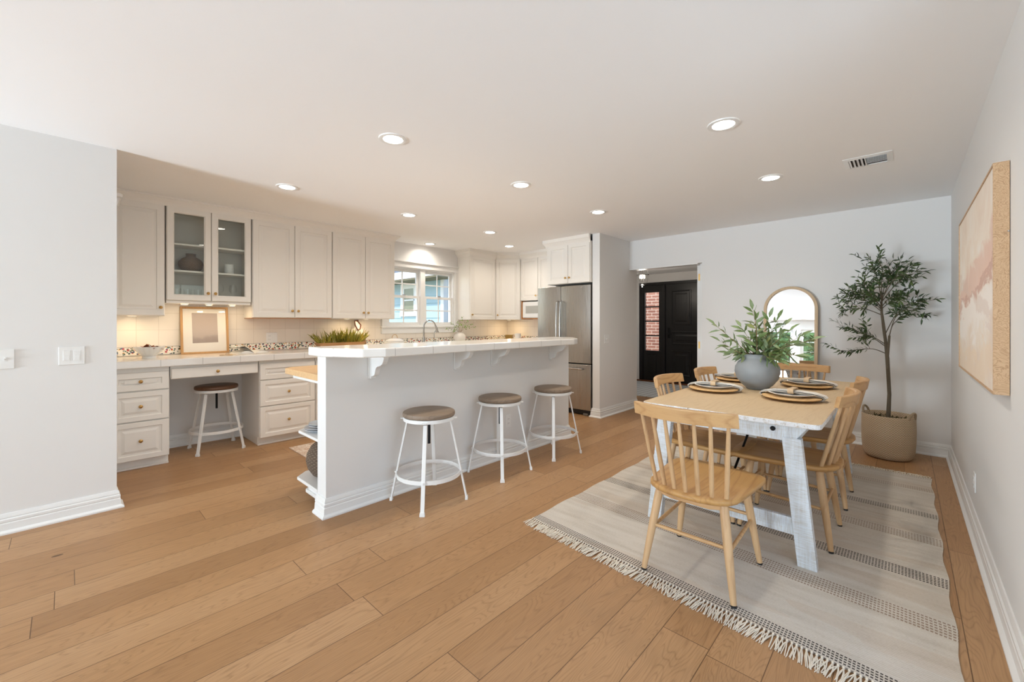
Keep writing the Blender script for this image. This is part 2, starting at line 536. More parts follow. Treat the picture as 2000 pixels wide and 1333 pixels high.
# painting side wall
b = MB().box(XR, XR + .12, YB, -.05, 0, ZC).box(XR, XR + .12, -.05, 2.15, 2.08, ZC).box(XR, XR + .12, 2.15, YF + .12, 0, ZC)
struct(b.build('wall_right', m_wall), 'white wall that carries the large abstract painting', 'wall')
# left wall, turning into the kitchen's end wall
b = MB()
b.box(XL - .12, XL, YB, .24, 0, ZC)
struct(b.build('wall_left', m_wall), 'white wall end with two switch plates beside the kitchen desk', 'wall')
b = MB().box(-5.55, XL - .12, .12, .24, 0, ZC)
struct(b.build('wall_kitchen_end', m_wall), 'white end wall of the kitchen hidden behind the switch wall', 'wall')
# rear wall behind the camera, three glazed openings
b = MB()
xs = [(-3.92, -3.78), (-2.62, -2.40), (-1.36, .31)]
for x0, x1 in xs: b.box(x0, x1, YB - .12, YB, 0, 2.14)
b.box(-3.92, .31, YB - .12, YB, 2.14, ZC)
struct(b.build('wall_back', m_wall), 'white wall behind the camera with tall glazed doors', 'wall')
# kitchen window wall
WY0, WY1, WZ0, WZ1 = 3.14, 4.37, 1.205, 2.075
b = MB()
b.box(XK - .14, XK, .24, WY0, 0, ZC).box(XK - .14, XK, WY1, YF + .12, 0, ZC)
b.box(XK - .14, XK, WY0, WY1, 0, WZ0).box(XK - .14, XK, WY0, WY1, WZ1, ZC)
struct(b.build('wall_kitchen', m_wall), 'white kitchen wall with the double window over the sink', 'wall')
# far wall
DX0, DX1, DZ = -2.935, -1.917, 2.035
b = MB()
b.box(XK - .14, -3.045, YF, YF + .12, 0, ZC).box(DX0, DX1, YF, YF + .12, DZ, ZC).box(DX1, XR, YF, YF + .12, 0, ZC)
struct(b.build('wall_far', m_wall), 'white far wall with the doorway and the leaning mirror', 'wall')
b = MB().box(-3.045, DX0, 4.815, 5.86, 0, ZC)
struct(b.build('wall_partition', m_wall), 'white partition wall between the refrigerator and the doorway', 'wall')
# hall
b = MB().box(-4.6, -4.48, 5.75, 8.76, 0, 2.4).box(-4.48, -3.045, 5.752, 5.85, 0, 2.4)
struct(b.build('wall_hall_side', m_wall), 'pale wall on the kitchen side of the entry hall', 'wall')
b = MB().box(-1.75, -1.63, 5.75, 8.76, 0, 2.4)
struct(b.build('wall_hall_inner', m_wall), 'pale wall on the dining side of the entry hall', 'wall')
HY = 8.62
b = MB().box(-4.6, -4.25, HY, HY + .12, 0, 2.4).box(-4.25, -2.35, HY, HY + .12, 2.115, 2.4).box(-2.35, -1.63, HY, HY + .12, 0, 2.4)
struct(b.build('wall_hall_end', m_wall), 'pale wall around the black front door', 'wall')

# baseboards
def baseboard(name, path, label, h=.118):
    o = MB().sweep(base_prof(h), path).build(name, m_trim, smooth=True, ang=25)
    return struct(o, label, 'baseboard')
baseboard('baseboard_right', [(XR, YF), (XR, YB)], 'white stepped baseboard below the painting')
baseboard('baseboard_far', [(DX1, YF), (XR, YF)], 'white stepped baseboard below mirror and olive tree')
baseboard('baseboard_left', [(XL, YB), (XL, .24), (-4.02, .24)][::1], 'white stepped baseboard below the switch plates')
baseboard('baseboard_partition', [(-3.045, 4.93), (-3.045, 4.815), (DX0, 4.815), (DX0, 5.86)], 'white stepped baseboard around the partition wall end')

# direction check: sweep puts the profile on the right-hand side of travel
# ------------------------------------------------------------------ kitchen half wall (bar)
IX0, IX1, IY0, IY1 = -2.865, -2.735, 1.154, 3.835
b = MB().box(IX0, IX1, IY0, IY1, 0, 1.037)
struct(b.build('wall_island', m_wall), 'white half wall carrying the raised breakfast bar', 'half wall')
b = MB().sweep(base_prof(.118), [(IX0, IY0 - .0), (IX1, IY0), (IX1, IY1), (IX0, IY1)])
struct(b.build('baseboard_island', m_trim, smooth=True, ang=25), 'white stepped baseboard around the foot of the breakfast bar', 'baseboard')

# bar counter
poly = [(-2.95, 1.125), (-2.735, 1.125), (-2.475, 1.275), (-2.42, 1.40), (-2.42, 3.49), (-2.455, 3.60), (-2.69, 3.86), (-2.95, 3.86)]
bar_top = MB().slab(poly, 1.037, 1.0955).build('bar_countertop', m_tile_top, bevel=.008, seg=3)
tag(bar_top, 'long raised white tile breakfast bar top with clipped corners', 'countertop')
bar_top.data.materials.append(m_tile_edge)
for p in bar_top.data.polygons:
    if abs(p.normal.z) < .5: p.material_index = 1

# corbels
def corbel_mesh():
    b = MB()
    prof = [(0, 0), (.20, 0), (.20, -.022), (.192, -.040), (.175, -.060), (.150, -.072), (.118, -.078), (.100, -.088), (.088, -.105), (.082, -.125),
            (.074, -.140), (.050, -.150), (.030, -.152), (.030, -.168), (0, -.168)]
    b.prism(prof, lambda x, z: (x, -.019, z), lambda x, z: (x, .019, z))
    q = [(0, 0), (.205, 0), (.205, -.012), (0, -.012)]
    b.prism(q, lambda x, z: (x, -.026, z), lambda x, z: (x, .026, z))
    b.box(0, .012, -.026, .026, -.168, -.012)
    return b
c0 = corbel_mesh().build('bar_corbel', m_trim, bevel=.0025, loc=(IX1, 1.47, 1.037))
tag(c0, 'scrolled white corbel under the bar nearest its open-shelf end', 'corbel', 'corbels under the breakfast bar')
for y, lab in ((2.23, 'scrolled white corbel under the bar above the middle stool'), (2.655, 'scrolled white corbel under the bar between the middle stool and the stool by the refrigerator'),
               (3.51, 'scrolled white corbel under the bar at the refrigerator end')):
    c = c0.copy(); COL.objects.link(c); c.location = (IX1, y, 1.037); c['label'] = lab

# island cabinet with open end shelves, butcher block worktop
isl = thing('island_cabinet', 'white island base cabinet with open clipped-corner end shelves behind the half wall', 'cabinet', (0, 0, 0))
MB().box(-3.44, IX0 - .001, 1.47, 3.83, .10, .845).box(-3.38, IX0 - .001, 1.47, 3.83, 0, .10).build('body', m_cab, isl, bevel=.003)
def clipped(x0, y0, y1, c=.09):
    return [(IX0 - .001, y0), (x0 + c * .9, y0), (x0, y0 + c), (x0, y1), (IX0 - .001, y1)]
MB().slab(clipped(-3.315, 1.165, 1.469), .450, .470).build('shelf', m_trim, isl, bevel=.004)
MB().slab(clipped(-3.30, 1.150, 1.469), .118, .140).build('shelf', m_trim, isl, bevel=.004)
MB().slab(clipped(-3.12, 1.172, 1.469, .06), .050, .118).slab(clipped(-3.14, 1.160, 1.469, .06), .062, .086).build('plinth', m_trim, isl, bevel=.003)
MB().slab(clipped(-3.45, 1.175, 1.469, .09), .842, .862).build('rail', m_trim, isl, bevel=.003)
bb = MB().slab([(IX0 - .001, 1.165), (-3.505, 1.165), (-3.575, 1.235), (-3.575, 3.83), (IX0 - .001, 3.83)], .862, .905).build('butcher_block_top', m_butcher, bevel=.004)
tag(bb, 'thick butcher block worktop on the kitchen side of the island', 'worktop')

# ------------------------------------------------------------------ cabinet doors and drawers
def frustum_panel(w, h, stile=.055, th=.021, rail=None):
    """front lies in the yz plane facing +x, lower corner at the origin"""
    rail = rail or stile
    def loop(i, j, x): return [(x, i, j), (x, w - i, j), (x, w - i, h - j), (x, i, h - j)]
    b = MB()
    b.loops([loop(0, 0, 0), loop(0, 0, th - .005), loop(.004, .004, th), loop(stile, rail, th), loop(stile + .006, rail + .006, th - .009),
             loop(stile + .020, rail + .020, th - .009), loop(stile + .042, rail + .042, th - .002)])
    return b
def slab_front(w, h, th=.021):
    def loop(i, x): return [(x, i, i), (x, w - i, i), (x, w - i, h - i), (x, i, h - i)]
    return MB().loops([loop(0, 0), loop(0, th - .006), loop(.006, th)])
def glass_door(w, h, stile=.058, th=.021):
    def loop(i, x): return [(x, i, i), (x, w - i, i), (x, w - i, h - i), (x, i, h - i)]
    b = MB()
    b.loops([loop(stile, 0), loop(0, 0), loop(0, th - .005), loop(.004, th), loop(stile - .012, th), loop(stile - .004, th - .006), loop(stile, th - .012), loop(stile, 0)], False, False)
    return b
knob_b = MB().lathe([(.0085, 0), (.0065, .004), (.005, .012), (.0075, .016), (.0135, .019), (.0148, .024), (.012, .029), (.0001, .031)], 16)
knob_me = None
def knob(parent, loc, rotz=0):
    """knob axis along +x in the parent's space"""
    global knob_me
    if knob_me is None:
        b = MB(); b.v = [(z, x, y) for x, y, z in knob_b.v]; b.f = knob_b.f
        o = b.build('knob', m_brass, parent, smooth=True, ang=60)
        knob_me = o.data
    else:
        o = bpy.data.objects.new('knob', knob_me); COL.objects.link(o); o.parent = parent
    o.location = loc
    o['label'] = 'round brass knob'
    return o

# all wall things below are built facing +x at an Empty on the wall, then turned if the wall faces elsewhere
def upper_cabinet(name, label, loc, rotz, w, z0, z1, depth, doors, knobs, filler=.004, bottom=None):
    """doors: list of (y0, y1); knobs: 'l' or 'r' corner (bottom) for each"""
    t = thing(name, label, 'cabinet', loc, rotz, 'white wall cabinets')
    d = depth - .021
    MB().box(0.002, d, 0, w, z0, z1).build('body', m_cab, t, bevel=.002)
    for (y0, y1), k in zip(doors, knobs):
        hh = z1 - z0 - .012
        dr = frustum_panel(y1 - y0, hh).build('door', m_cab, t, loc=(d + .001, y0, z0 + .004))
        kp = .03 if k == 'l' else (y1 - y0) - .03
        knob(dr, (.021, kp, .075))
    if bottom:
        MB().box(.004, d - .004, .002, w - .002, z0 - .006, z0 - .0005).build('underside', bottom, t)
    return t
ZT = 2.375
upper_cabinet('wall_cabinet', 'single-door white wall cabinet at the switch wall end, above the fluted bowl', (XK, .245, 0), 0, .398, 1.322, ZT, .32, [(.004, .394)], 'r')
gc = thing('glass_cabinet', 'white wall cabinet with two glass doors above the framed print', 'cabinet', (XK, .650, 0), 0, 'white wall cabinets')
gz0, gz1, gw, gd = 1.470, ZT, .708, .299
b = MB()
b.box(.002, .014, 0, gw, gz0, gz1).box(.014, gd, 0, .018, gz0, gz1).box(.014, gd, gw - .018, gw, gz0, gz1)
b.box(.014, gd, .018, gw - .018, gz0, gz0 + .02).box(.014, gd, .018, gw - .018, gz1 - .02, gz1).box(gd - .02, gd, gw / 2 - .02, gw / 2 + .02, gz0 + .02, gz1 - .02)
b.build('body', m_cabin, gc, bevel=.002)
for z in (1.752, 2.012):
    MB().box(.016, gd - .03, .019, gw - .019, z, z + .018).build('shelf', m_cab, gc, bevel=.002)
for y0, y1, k in ((.004, .352, 'r'), (.356, .704, 'l')):
    dr = glass_door(y1 - y0, gz1 - gz0 - .012).build('door', m_cab, gc, loc=(gd + .001, y0, gz0 + .004))
    MB().box(.005, .008, .052, y1 - y0 - .052, .052, gz1 - gz0 - .012 - .052).build('pane', m_cabglass, dr)
    knob(dr, (.021, (y1 - y0 - .028) if k == 'r' else .028, .075))
MB().box(.004, gd - .002, .004, gw - .004, gz0 - .025, gz0 - .0005).build('light_rail', m_cab, gc)
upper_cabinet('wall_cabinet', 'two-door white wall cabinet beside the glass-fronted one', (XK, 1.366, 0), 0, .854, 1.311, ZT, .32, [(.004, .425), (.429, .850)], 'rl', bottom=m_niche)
upper_cabinet('wall_cabinet', 'two-door white wall cabinet next to the kitchen window', (XK, 2.222, 0), 0, .856, 1.305, ZT, .32, [(.004, .426), (.430, .852)], 'rl')
upper_cabinet('wall_cabinet', 'single-door white wall cabinet beyond the kitchen window', (XK, 4.435, 0), 0, .575, 1.305, ZT - .03, .32, [(.004, .571)], 'l')
# diagonal corner unit
dc = thing('corner_wall_cabinet', 'diagonal white corner wall cabinet above the pitcher', 'cabinet', (0, 0, 0), 0, 'white wall cabinets')
pA, pB = (-5.095, 5.012), (-4.785, 5.318)
MB().slab([(XK + .002, 5.012), (pA[0], pA[1]), (pB[0], pB[1]), (-4.785, YF - .002), (XK + .002, YF - .002)], 1.305, ZT - .03).build('body', m_cab, dc, bevel=.002)
dl = math.hypot(pB[0] - pA[0], pB[1] - pA[1])
dr = frustum_panel(dl - .02, ZT - .03 - 1.305 - .012).build('door', m_cab, dc, loc=(pA[0] + .0075 + .001, pA[1] + .0068, 1.309), rotz=math.atan2(pB[1] - pA[1], pB[0] - pA[0]) - PI / 2)
knob(dr, (.021, .03, .075))
# above the microwave, facing -y
upper_cabinet('wall_cabinet', 'short two-door white wall cabinet over the microwave', (-4.783, YF, 0), R(-90), .76, 1.625, ZT - .03, .32, [(.004, .378), (.382, .756)], 'rl')
upper_cabinet('fridge_cabinet', 'deep two-door white cabinet above the steel refrigerator', (-3.80, YF, 0), R(-90), .745, 1.80, ZT - .02, .86, [(.03, .382), (.386, .738)], 'rl')
mwn = thing('microwave_shelf', 'amber wood shelf box holding the microwave', 'shelf', (0, 0, 0))
MB().box(-4.781, -4.763, 5.33, YF - .002, 1.318, 1.622).box(-4.763, -4.05, 5.33, YF - .002, 1.318, 1.332).build('box', m_niche, mwn, bevel=.001)
mw = thing('microwave', 'white microwave oven in the shelf next to the corner cabinet', 'microwave', (0, 0, 0))
MB().box(-4.725, -4.13, 5.30, 5.60, 1.333, 1.605).build('body', m_plastic, mw, bevel=.006)
MB().box(-4.715, -4.28, 5.285, 5.301, 1.343, 1.595).build('door', m_plastic, mw, bevel=.006)
MB().box(-4.645, -4.34, 5.2825, 5.286, 1.41, 1.535).build('window', plain('microwave_window', lin(178, 178, 172), .25), mw)
MB().box(-4.27, -4.14, 5.286, 5.301, 1.343, 1.595).build('control_panel', m_plastic, mw, bevel=.003)

# crown mouldings over the cabinets
cprof = [(0, 2.36), (.004, 2.36), (.010, 2.372), (.014, 2.384), (.026, 2.398), (.040, 2.408), (.046, 2.418), (.056, 2.424), (.056, 2.4399), (0, 2.4399)]
dX = XK + .32
o = MB().sweep(cprof, [(dX - .006, .245), (dX - .006, 3.078), (XK, 3.078)][::1]).build('trim_1', m_cab, smooth=True, ang=25)
struct(o, 'warm white crown moulding along the tops of the desk wall cabinets', 'crown moulding')
c2 = [(a, z - .03 if z < 2.43 else z) for a, z in cprof]
o = MB().sweep(c2, [(XK, 4.435), (dX - .006, 4.435), (dX - .006, 5.01), (-4.787, 5.312), (-4.03, 5.312)]).build('trim_2', m_cab, smooth=True, ang=25)
struct(o, 'warm white crown moulding over the corner wall cabinets', 'crown moulding')
o = MB().sweep([(a * .7, z) for a, z in c2], [(-3.80, 5.31), (-3.80, 4.775), (-3.05, 4.775)]).build('trim_3', m_cab, smooth=True, ang=25)
struct(o, 'warm white crown moulding above the refrigerator cabinet', 'crown moulding')

# ------------------------------------------------------------------ base cabinets and counters
FX = -4.765      # front plane of drawer boxes
def drawer(parent, y0, y1, z0, z1, style='panel', rail=.034):
    w, h = y1 - y0, z1 - z0
    o = (frustum_panel(w, h, .048, .021, rail) if style == 'panel' else slab_front(w, h)).build('drawer', m_cab, parent, loc=(FX - .021 + .001, y0, z0))
    knob(o, (.012 if style == 'panel' else .021, w / 2, h / 2))
    return o
def base_unit(label, y0, y1, zs, kick=True):
    t = thing('drawer_unit', label, 'cabinet', (0, 0, 0))
    MB().box(XK + .002, FX - .021, y0, y1, .085, .868).build('body', m_cab, t, bevel=.002)
    MB().box(XK + .002, FX - .075, y0, y1, .0, .085).box(FX - .075, FX - .055, y0, y1, 0, .018).build('toe_kick', m_cab, t, bevel=.003)
    for i, (a, c) in enumerate(zs): drawer(t, y0 + .004, y1 - .004, a, c, 'panel', .05 if c - a < .17 else .042)
    return t
base_unit('three-drawer white desk pedestal beside the switch wall', .246, .634, [(.086, .408), (.416, .666), (.676, .832)])
base_unit('three-drawer white cabinet between the desk kneehole and island', 1.345, 1.895, [(.083, .396), (.404, .664), (.674, .838)])
ap = thing('desk_drawer', 'wide shallow white pencil drawer over the desk kneehole', 'drawer', (0, 0, 0))
MB().box(XK + .01, FX - .022, .64, 1.338, .765, .868).build('body', m_cab, ap)
drawer(ap, .645, 1.332, .752, .846, 'flat')
sk = thing('sink_cabinet', 'white base cabinet continuing behind the island', 'cabinet', (0, 0, 0))
MB().box(XK + .002, FX - .021, 1.899, 5.60, .085, .868).box(XK + .002, FX - .075, 1.899, 5.60, 0, .085).build('body', m_cab, sk, bevel=.002)
yy = 1.906
for w in (.45, .45, .45, .45, .60):
    d = frustum_panel(w - .006, .745).build('door', m_cab, sk, loc=(FX - .02, yy, .09)); knob(d, (.021, w - .04, .66)); yy += w
fc = thing('range_base_cabinet', 'white base cabinet under the far counter run', 'cabinet', (0, 0, 0))
MB().box(FX - .018, -4.06, 5.06, YF - .002, .085, .868).box(FX - .018, -4.06, 5.10, YF - .002, 0, .085).build('body', m_cab, fc, bevel=.002)
ct = MB().slab([(XK + .001, .246), (-4.735, .246), (-4.735, 4.99), (-4.05, 4.99), (-4.05, YF - .001), (XK + .001, YF - .001)], .869, .935).build('tile_countertop', m_tile_top, bevel=.008, seg=3)
tag(ct, 'white tile kitchen counter running from the desk to the refrigerator', 'countertop')
ct.data.materials.append(m_tile_edge)
for p in ct.data.polygons:
    if abs(p.normal.z) < .5: p.material_index = 1
baseboard('baseboard_kneehole', [(XK, .64), (XK, 1.34)], 'white baseboard at the back of the desk kneehole')
# backsplash and border tile
b = MB().box(XK + .0005, XK + .008, .246, WY0 - .10, .9355, 1.49).box(XK + .0005, XK + .008, WY0 - .10, WY1 + .09, .9355, 1.10).box(XK + .0005, XK + .008, WY1 + .09, YF - .009, .9355, 1.304)
struct(b.build('trim_4', m_backsplash), 'cream square tile backsplash behind the long counter', 'backsplash')
b = MB().box(XK + .008, -3.97, YF - .0085, YF - .0005, .9355, 1.63)
struct(b.build('trim_5', m_backsplash_x), 'cream square tile backsplash on the far kitchen wall', 'backsplash')
b = MB().box(XK + .0085, XK + .013, .246, YF - .014, .944, 1.018)
struct(b.build('trim_6', m_floral), 'floral patterned border tile along the long counter', 'border tile')
b = MB().box(XK + .014, -3.97, YF - .0135, YF - .009, .944, 1.018)
struct(b.build('trim_7', m_floral), 'floral patterned border tile below the microwave', 'border tile')
b = MB()
for z in (.9375, 1.018): b.box(XK + .0085, XK + .0155, .246, YF - .016, z, z + .006)
struct(b.build('trim_8', plain('grey_pencil_tile', lin(196, 190, 182), .25)), 'thin pale pencil tiles edging the floral border', 'border tile')

# ------------------------------------------------------------------ kitchen window
win = thing('window_1', 'white double-hung kitchen window pair over the sink', 'window'); win['kind'] = 'structure'
b = MB()
cy0, cy1 = WY0 - .085, WY1 + .075
b.box(XK, XK + .022, cy0, WY0, 1.207, 2.075).box(XK, XK + .022, WY1, cy1, 1.207, 2.075)
b.box(XK, XK + .024, cy0, cy1, 2.075, 2.15).box(XK, XK + .045, cy0 - .02, cy1 + .012, 2.15, 2.172)
b.box(XK, XK + .022, cy0, cy1, 1.10, 1.185).box(XK, XK + .05, cy0 - .02, cy1 + .012, 1.185, 1.207)
b.build('casing', m_trim, win, bevel=.003)
b = MB()
b.box(XK - .138, XK - .001, WY0, WY0 + .02, WZ0, WZ1).box(XK - .138, XK - .001, WY1 - .02, WY1, WZ0, WZ1)
b.box(XK - .138, XK - .001, WY0 + .02, WY1 - .02, WZ0, WZ0 + .02).box(XK - .138, XK - .001, WY0 + .02, WY1 - .02, WZ1 - .02, WZ1)
b.box(XK - .12, XK - .0015, 3.715, 3.80, WZ0 + .02, WZ1 - .02)
b.build('jamb', m_trim, win)
def sash(y0, y1, z0, z1, x):
    b = MB(); s = .038
    b.box(x, x + .03, y0, y0 + s, z0, z1).box(x, x + .03, y1 - s, y1, z0, z1).box(x, x + .03, y0 + s, y1 - s, z0, z0 + s).box(x, x + .03, y0 + s, y1 - s, z1 - s, z1)
    yc, zc = (y0 + y1) / 2, (z0 + z1) / 2
    b.box(x + .008, x + .022, yc - .009, yc + .009, z0 + s, z1 - s).box(x + .0085, x + .0215, y0 + s, y1 - s, zc - .009, zc + .009)
    o = b.build('sash', m_trim, win, bevel=.002)
    MB().box(x + .013, x + .017, y0 + s - .004, y1 - s + .004, z0 + s - .004, z1 - s + .004).build('pane', m_glass, o)
zm = 1.645
for a, c in ((WY0 + .02, 3.715), (3.80, WY1 - .02)):
    sash(a, c, WZ0 + .02, zm + .018, XK - .055)
    sash(a, c, zm - .018, WZ1 - .02, XK - .09)
    MB().box(XK - .026, XK - .012, (a + c) / 2 - .03, (a + c) / 2 + .03, zm + .019, zm + .032).build('latch', m_chrome, win, bevel=.003)

# rear glazed doors behind the camera and at the side
def glazed(name, label, x0, x1, y, z0, z1, cols, rows, axis='x'):
    t = thing(name, label, 'window'); t['kind'] = 'structure'
    def bx(bm, a0, a1, d0, d1, q0, q1):
        if axis == 'x': bm.box(a0, a1, y - d1, y - d0, q0, q1)
        else: bm.box(y - d1, y - d0, a0, a1, q0, q1)
    b = MB()
    for a0, a1 in ((x0 - .07, x0), (x1, x1 + .07)): bx(b, a0, a1, -.018, 0, z0, z1 + .07)
    bx(b, x0, x1, -.018, 0, z1, z1 + .07)
    b.build('casing', m_trim, t)
    b = MB(); s = .07
    bx(b, x0, x0 + s, .02, .06, z0, z1); bx(b, x1 - s, x1, .02, .06, z0, z1); bx(b, x0 + s, x1 - s, .02, .06, z1 - s, z1); bx(b, x0 + s, x1 - s, .02, .06, z0, z0 + .2)
    for i in range(1, cols):
        a = x0 + s + (x1 - x0 - 2 * s) * i / cols; bx(b, a - .011, a + .011, .025, .05, z0 + .2, z1 - s)
    for j in range(1, rows):
        q = z0 + .2 + (z1 - s - z0 - .2) * j / rows; bx(b, x0 + s, x1 - s, .0255, .0495, q - .011, q + .011)
    f = b.build('frame', m_trim, t)
    b = MB(); bx(b, x0 + s, x1 - s, .035, .039, z0 + .2, z1 - s); b.build('pane', m_glass, t)
    return t
glazed('window_2', 'white paned glass door behind the camera, facing the hedge', -2.40, -1.36, YB, 0.0, 2.14, 3, 6)
glazed('window_3', 'white paned glass door behind the camera at the switch wall corner', -3.78, -2.62, YB - .05, 0.0, 2.14, 3, 6)

glazed('window_5', 'unseen white paned window in the painting wall, run to the floor for light', -.05, 2.15, XR + .06, 0, 2.08, 4, 6, 'y')  # unseen opening, enlarged down to the floor so no sill shadow falls
# hall front door
m_doorblack = plain('black_door_paint', lin(17, 16, 17), .35)
dr = thing('door_2', 'black panelled front door with a brick-view sidelight, at the end of the hall', 'door'); dr['kind'] = 'structure'
b = MB()
b.box(-4.25, -4.17, HY - .02, HY + .10, 0, 2.115).box(-4.17, -2.35, HY - .02, HY + .10, 2.06, 2.115).box(-3.76, -3.68, HY - .02, HY + .10, 0, 2.06).box(-2.45, -2.35, HY - .02, HY + .10, 0, 2.06)
b.box(-4.17, -3.76, HY, HY + .06, 1.905, 2.06).box(-4.17, -3.76, HY, HY + .06, 0, .655)
b.box(-4.17, -4.13, HY, HY + .06, .655, 1.905).box(-3.815, -3.76, HY, HY + .06, .655, 1.905)
for z in (1.595, 1.285, .975): b.box(-4.13, -3.815, HY, HY + .05, z - .014, z + .014)
b.box(-4.05, -3.87, HY - .014, HY, .18, .56)
b.build('frame', m_doorblack, dr, bevel=.004)
MB().box(-4.13, -3.815, HY + .03, HY + .036, .655, 1.905).build('pane', m_glass, dr)
b = MB().box(-3.68, -2.45, HY + .01, HY + .06, .01, 2.06)
lf = b.build('leaf', m_doorblack, dr)
b = MB()
for x0, x1, z0, z1 in ((-3.55, -3.15, 1.20, 1.93), (-3.0, -2.6, 1.20, 1.93), (-3.55, -2.6, .80, 1.08), (-3.55, -3.15, .15, .68), (-3.0, -2.6, .15, .68)):
    def lp(i, y): return [(x0 + i, y, z0 + i), (x1 - i, y, z0 + i), (x1 - i, y, z1 - i), (x0 + i, y, z1 - i)]
    b.loops([lp(0, HY + .012), lp(0, HY - .004), lp(.02, HY - .006), lp(.035, HY + .004), lp(.07, HY + .004), lp(.10, HY - .002)])
b.build('raised_panel', m_doorblack, lf)
b = MB().cyl((-3.60, HY + .01, 1.02), (-3.60, HY - .05, 1.02), .012).bar((-3.60, HY - .05, 1.02), (-3.50, HY - .05, 1.02), .018, .012).box(-3.625, -3.575, HY - .004, HY + .01, .93, 1.15)
b.build('handle', m_blacksteel, lf, bevel=.002)
b = MB().box(-4.36, -4.252, HY - .022, HY - .001, .0, 2.2).box(-4.37, -4.25, HY - .028, HY - .001, 0, .16)
struct(b.build('trim_9', m_trim, bevel=.004), 'white casing beside the black front door', 'door casing')
b = MB().box(-4.47, -2.3, HY - .12, HY - .03, 0, .018)
struct(b.build('trim_10', wood('threshold_wood', lin(120, 72, 42), lin(84, 48, 28), 'x')), 'dark wood threshold in front of the black front door', 'threshold')
# brick seen through the sidelight
t_ = NT('red_brick')
br = t_.n('ShaderNodeTexBrick'); sp = t_.n('ShaderNodeSeparateXYZ'); t_.l(t_.coord('World'), sp.inputs[0])
cb = t_.n('ShaderNodeCombineXYZ'); t_.l(t_.math('ADD', sp.outputs[0], sp.outputs[1]), cb.inputs[0]); t_.l(sp.outputs[2], cb.inputs[1]); t_.l(cb.outputs[0], br.inputs['Vector'])
br.inputs['Scale'].default_value = 1; br.inputs['Brick Width'].default_value = .22; br.inputs['Row Height'].default_value = .075; br.inputs['Mortar Size'].default_value = .006
br.inputs['Color1'].default_value = lin(128, 82, 66); br.inputs['Color2'].default_value = lin(154, 106, 86); br.inputs['Mortar'].default_value = lin(206, 186, 168)
t_.l(br.outputs['Color'], t_.b.inputs['Base Color']); t_.setp(Roughness=.85)
porch = MB().box(-5.15, -3.2, 10.2, 10.5, -.15, 3.0).build('brick_porch_wall', t_.m)
tag(porch, 'red brick porch wall seen through the front door sidelight', 'brick wall', None, 'structure')
light('daylight_porch', 'AREA', (-4.6, 9.4, 2.8), 18, COOL_LIGHT, (R(25), 0, 0), 1.2, 1.0)

# door leaf folded open into the hall, only its edge shows
d1 = thing('door_1', 'white door leaf opened flat into the hall, its edge and brass hinges showing', 'door'); d1['kind'] = 'structure'
MB().box(-2.020, -1.978, YF + .125, 6.50, .012, 2.02).build('leaf', m_trim, d1, bevel=.002)
for z in (1.86, .96, .25):
    b = MB().cyl((-1.974, YF + .118, z - .045), (-1.974, YF + .118, z + .045), .007, n=10).box(-2.004, -1.976, YF + .1215, YF + .1248, z - .045, z + .045)
    b.ball((-1.974, YF + .118, z + .05), .007)
    b.build('hinge', m_brass, d1, smooth=True)
b = MB().box(DX1 - .055, DX1 - .0005, YF + .09, YF + .121, 0, DZ - .0005).box(DX0 + .0005, DX1 - .055, YF - .001, YF + .121, DZ - .014, DZ - .0005)
struct(b.build('trim_11', m_trim), 'white jamb lining of the hall doorway', 'door jamb')

# ------------------------------------------------------------------ refrigerator
t_ = NT('brushed_stainless')
n_ = t_.noise(t_.coord('Object', (600, 600, 3)), 1, 2)
t_.setp(Base_Color=lin(176, 174, 170), Metallic=1.0, Roughness=.30)
t_.l(t_.ramp(n_, [(.3, (.24, .24, .24, 1)), (.7, (.36, .36, .36, 1))]), t_.b.inputs['Roughness'])
m_steel = t_.m
FRX0, FRX1, FRY = -3.975, -3.062, 4.79
fr = thing('refrigerator', 'stainless steel french-door refrigerator with bottom freezer beside the partition', 'refrigerator', (0, 0, 0))
MB().box(FRX0 + .01, FRX1 - .006, FRY + .075, YF - .03, .03, 1.755).build('cabinet', plain('fridge_grey', lin(70, 70, 70), .5), fr, bevel=.004)
def fridge_panel(x0, x1, z0, z1):
    b = MB(); n = 10; Ls = []
    for i in range(n + 1):
        u = i / n; x = x0 + (x1 - x0) * u
        bul = .014 * (1 - (2 * u - 1) ** 2)
        Ls.append([(x, FRY + .072, z0), (x, FRY + .004 - bul, z0), (x, FRY + .004 - bul, z1), (x, FRY + .072, z1)])
    return b.loops(Ls)
xm = (FRX0 + FRX1) / 2 - .035
for i, (a, c) in enumerate(((FRX0, xm - .003), (xm + .003, FRX1))):
    d = fridge_panel(a, c, .705, 1.768).build('door', m_steel, fr, smooth=True, bevel=.004)
    hx = xm - .032 if i == 0 else xm + .032
    pts = [(hx, FRY - .012, .78), (hx, FRY - .05, .80)] + [(hx, FRY - .05 - .018 * math.sin(PI * k / 8), .82 + .70 * k / 8) for k in range(9)] + [(hx, FRY - .05, 1.54), (hx, FRY - .012, 1.56)]
    MB().tube(pts, .0115, 10).build('handle', m_chrome, d, smooth=True)
fz = fridge_panel(FRX0, FRX1, .075, .690).build('freezer_drawer', m_steel, fr, smooth=True, bevel=.004)
MB().tube([(FRX0 + .10, FRY - .012, .63), (FRX0 + .10, FRY - .055, .63), (FRX1 - .10, FRY - .055, .63), (FRX1 - .10, FRY - .012, .63)], .0115, 10).build('handle', m_chrome, fz, smooth=True)
MB().box(FRX0 + .02, FRX1 - .02, FRY + .02, FRY + .08, .012, .07).build('kick_grille', m_black, fr, bevel=.003)
m_foot = plain('grey_foot', lin(120, 112, 100), .5)
for x in (FRX1 - .085, FRX0 + .085): MB().box(x - .035, x + .035, FRY, FRY + .05, 0, .03).build('foot', m_foot, fr, bevel=.006)
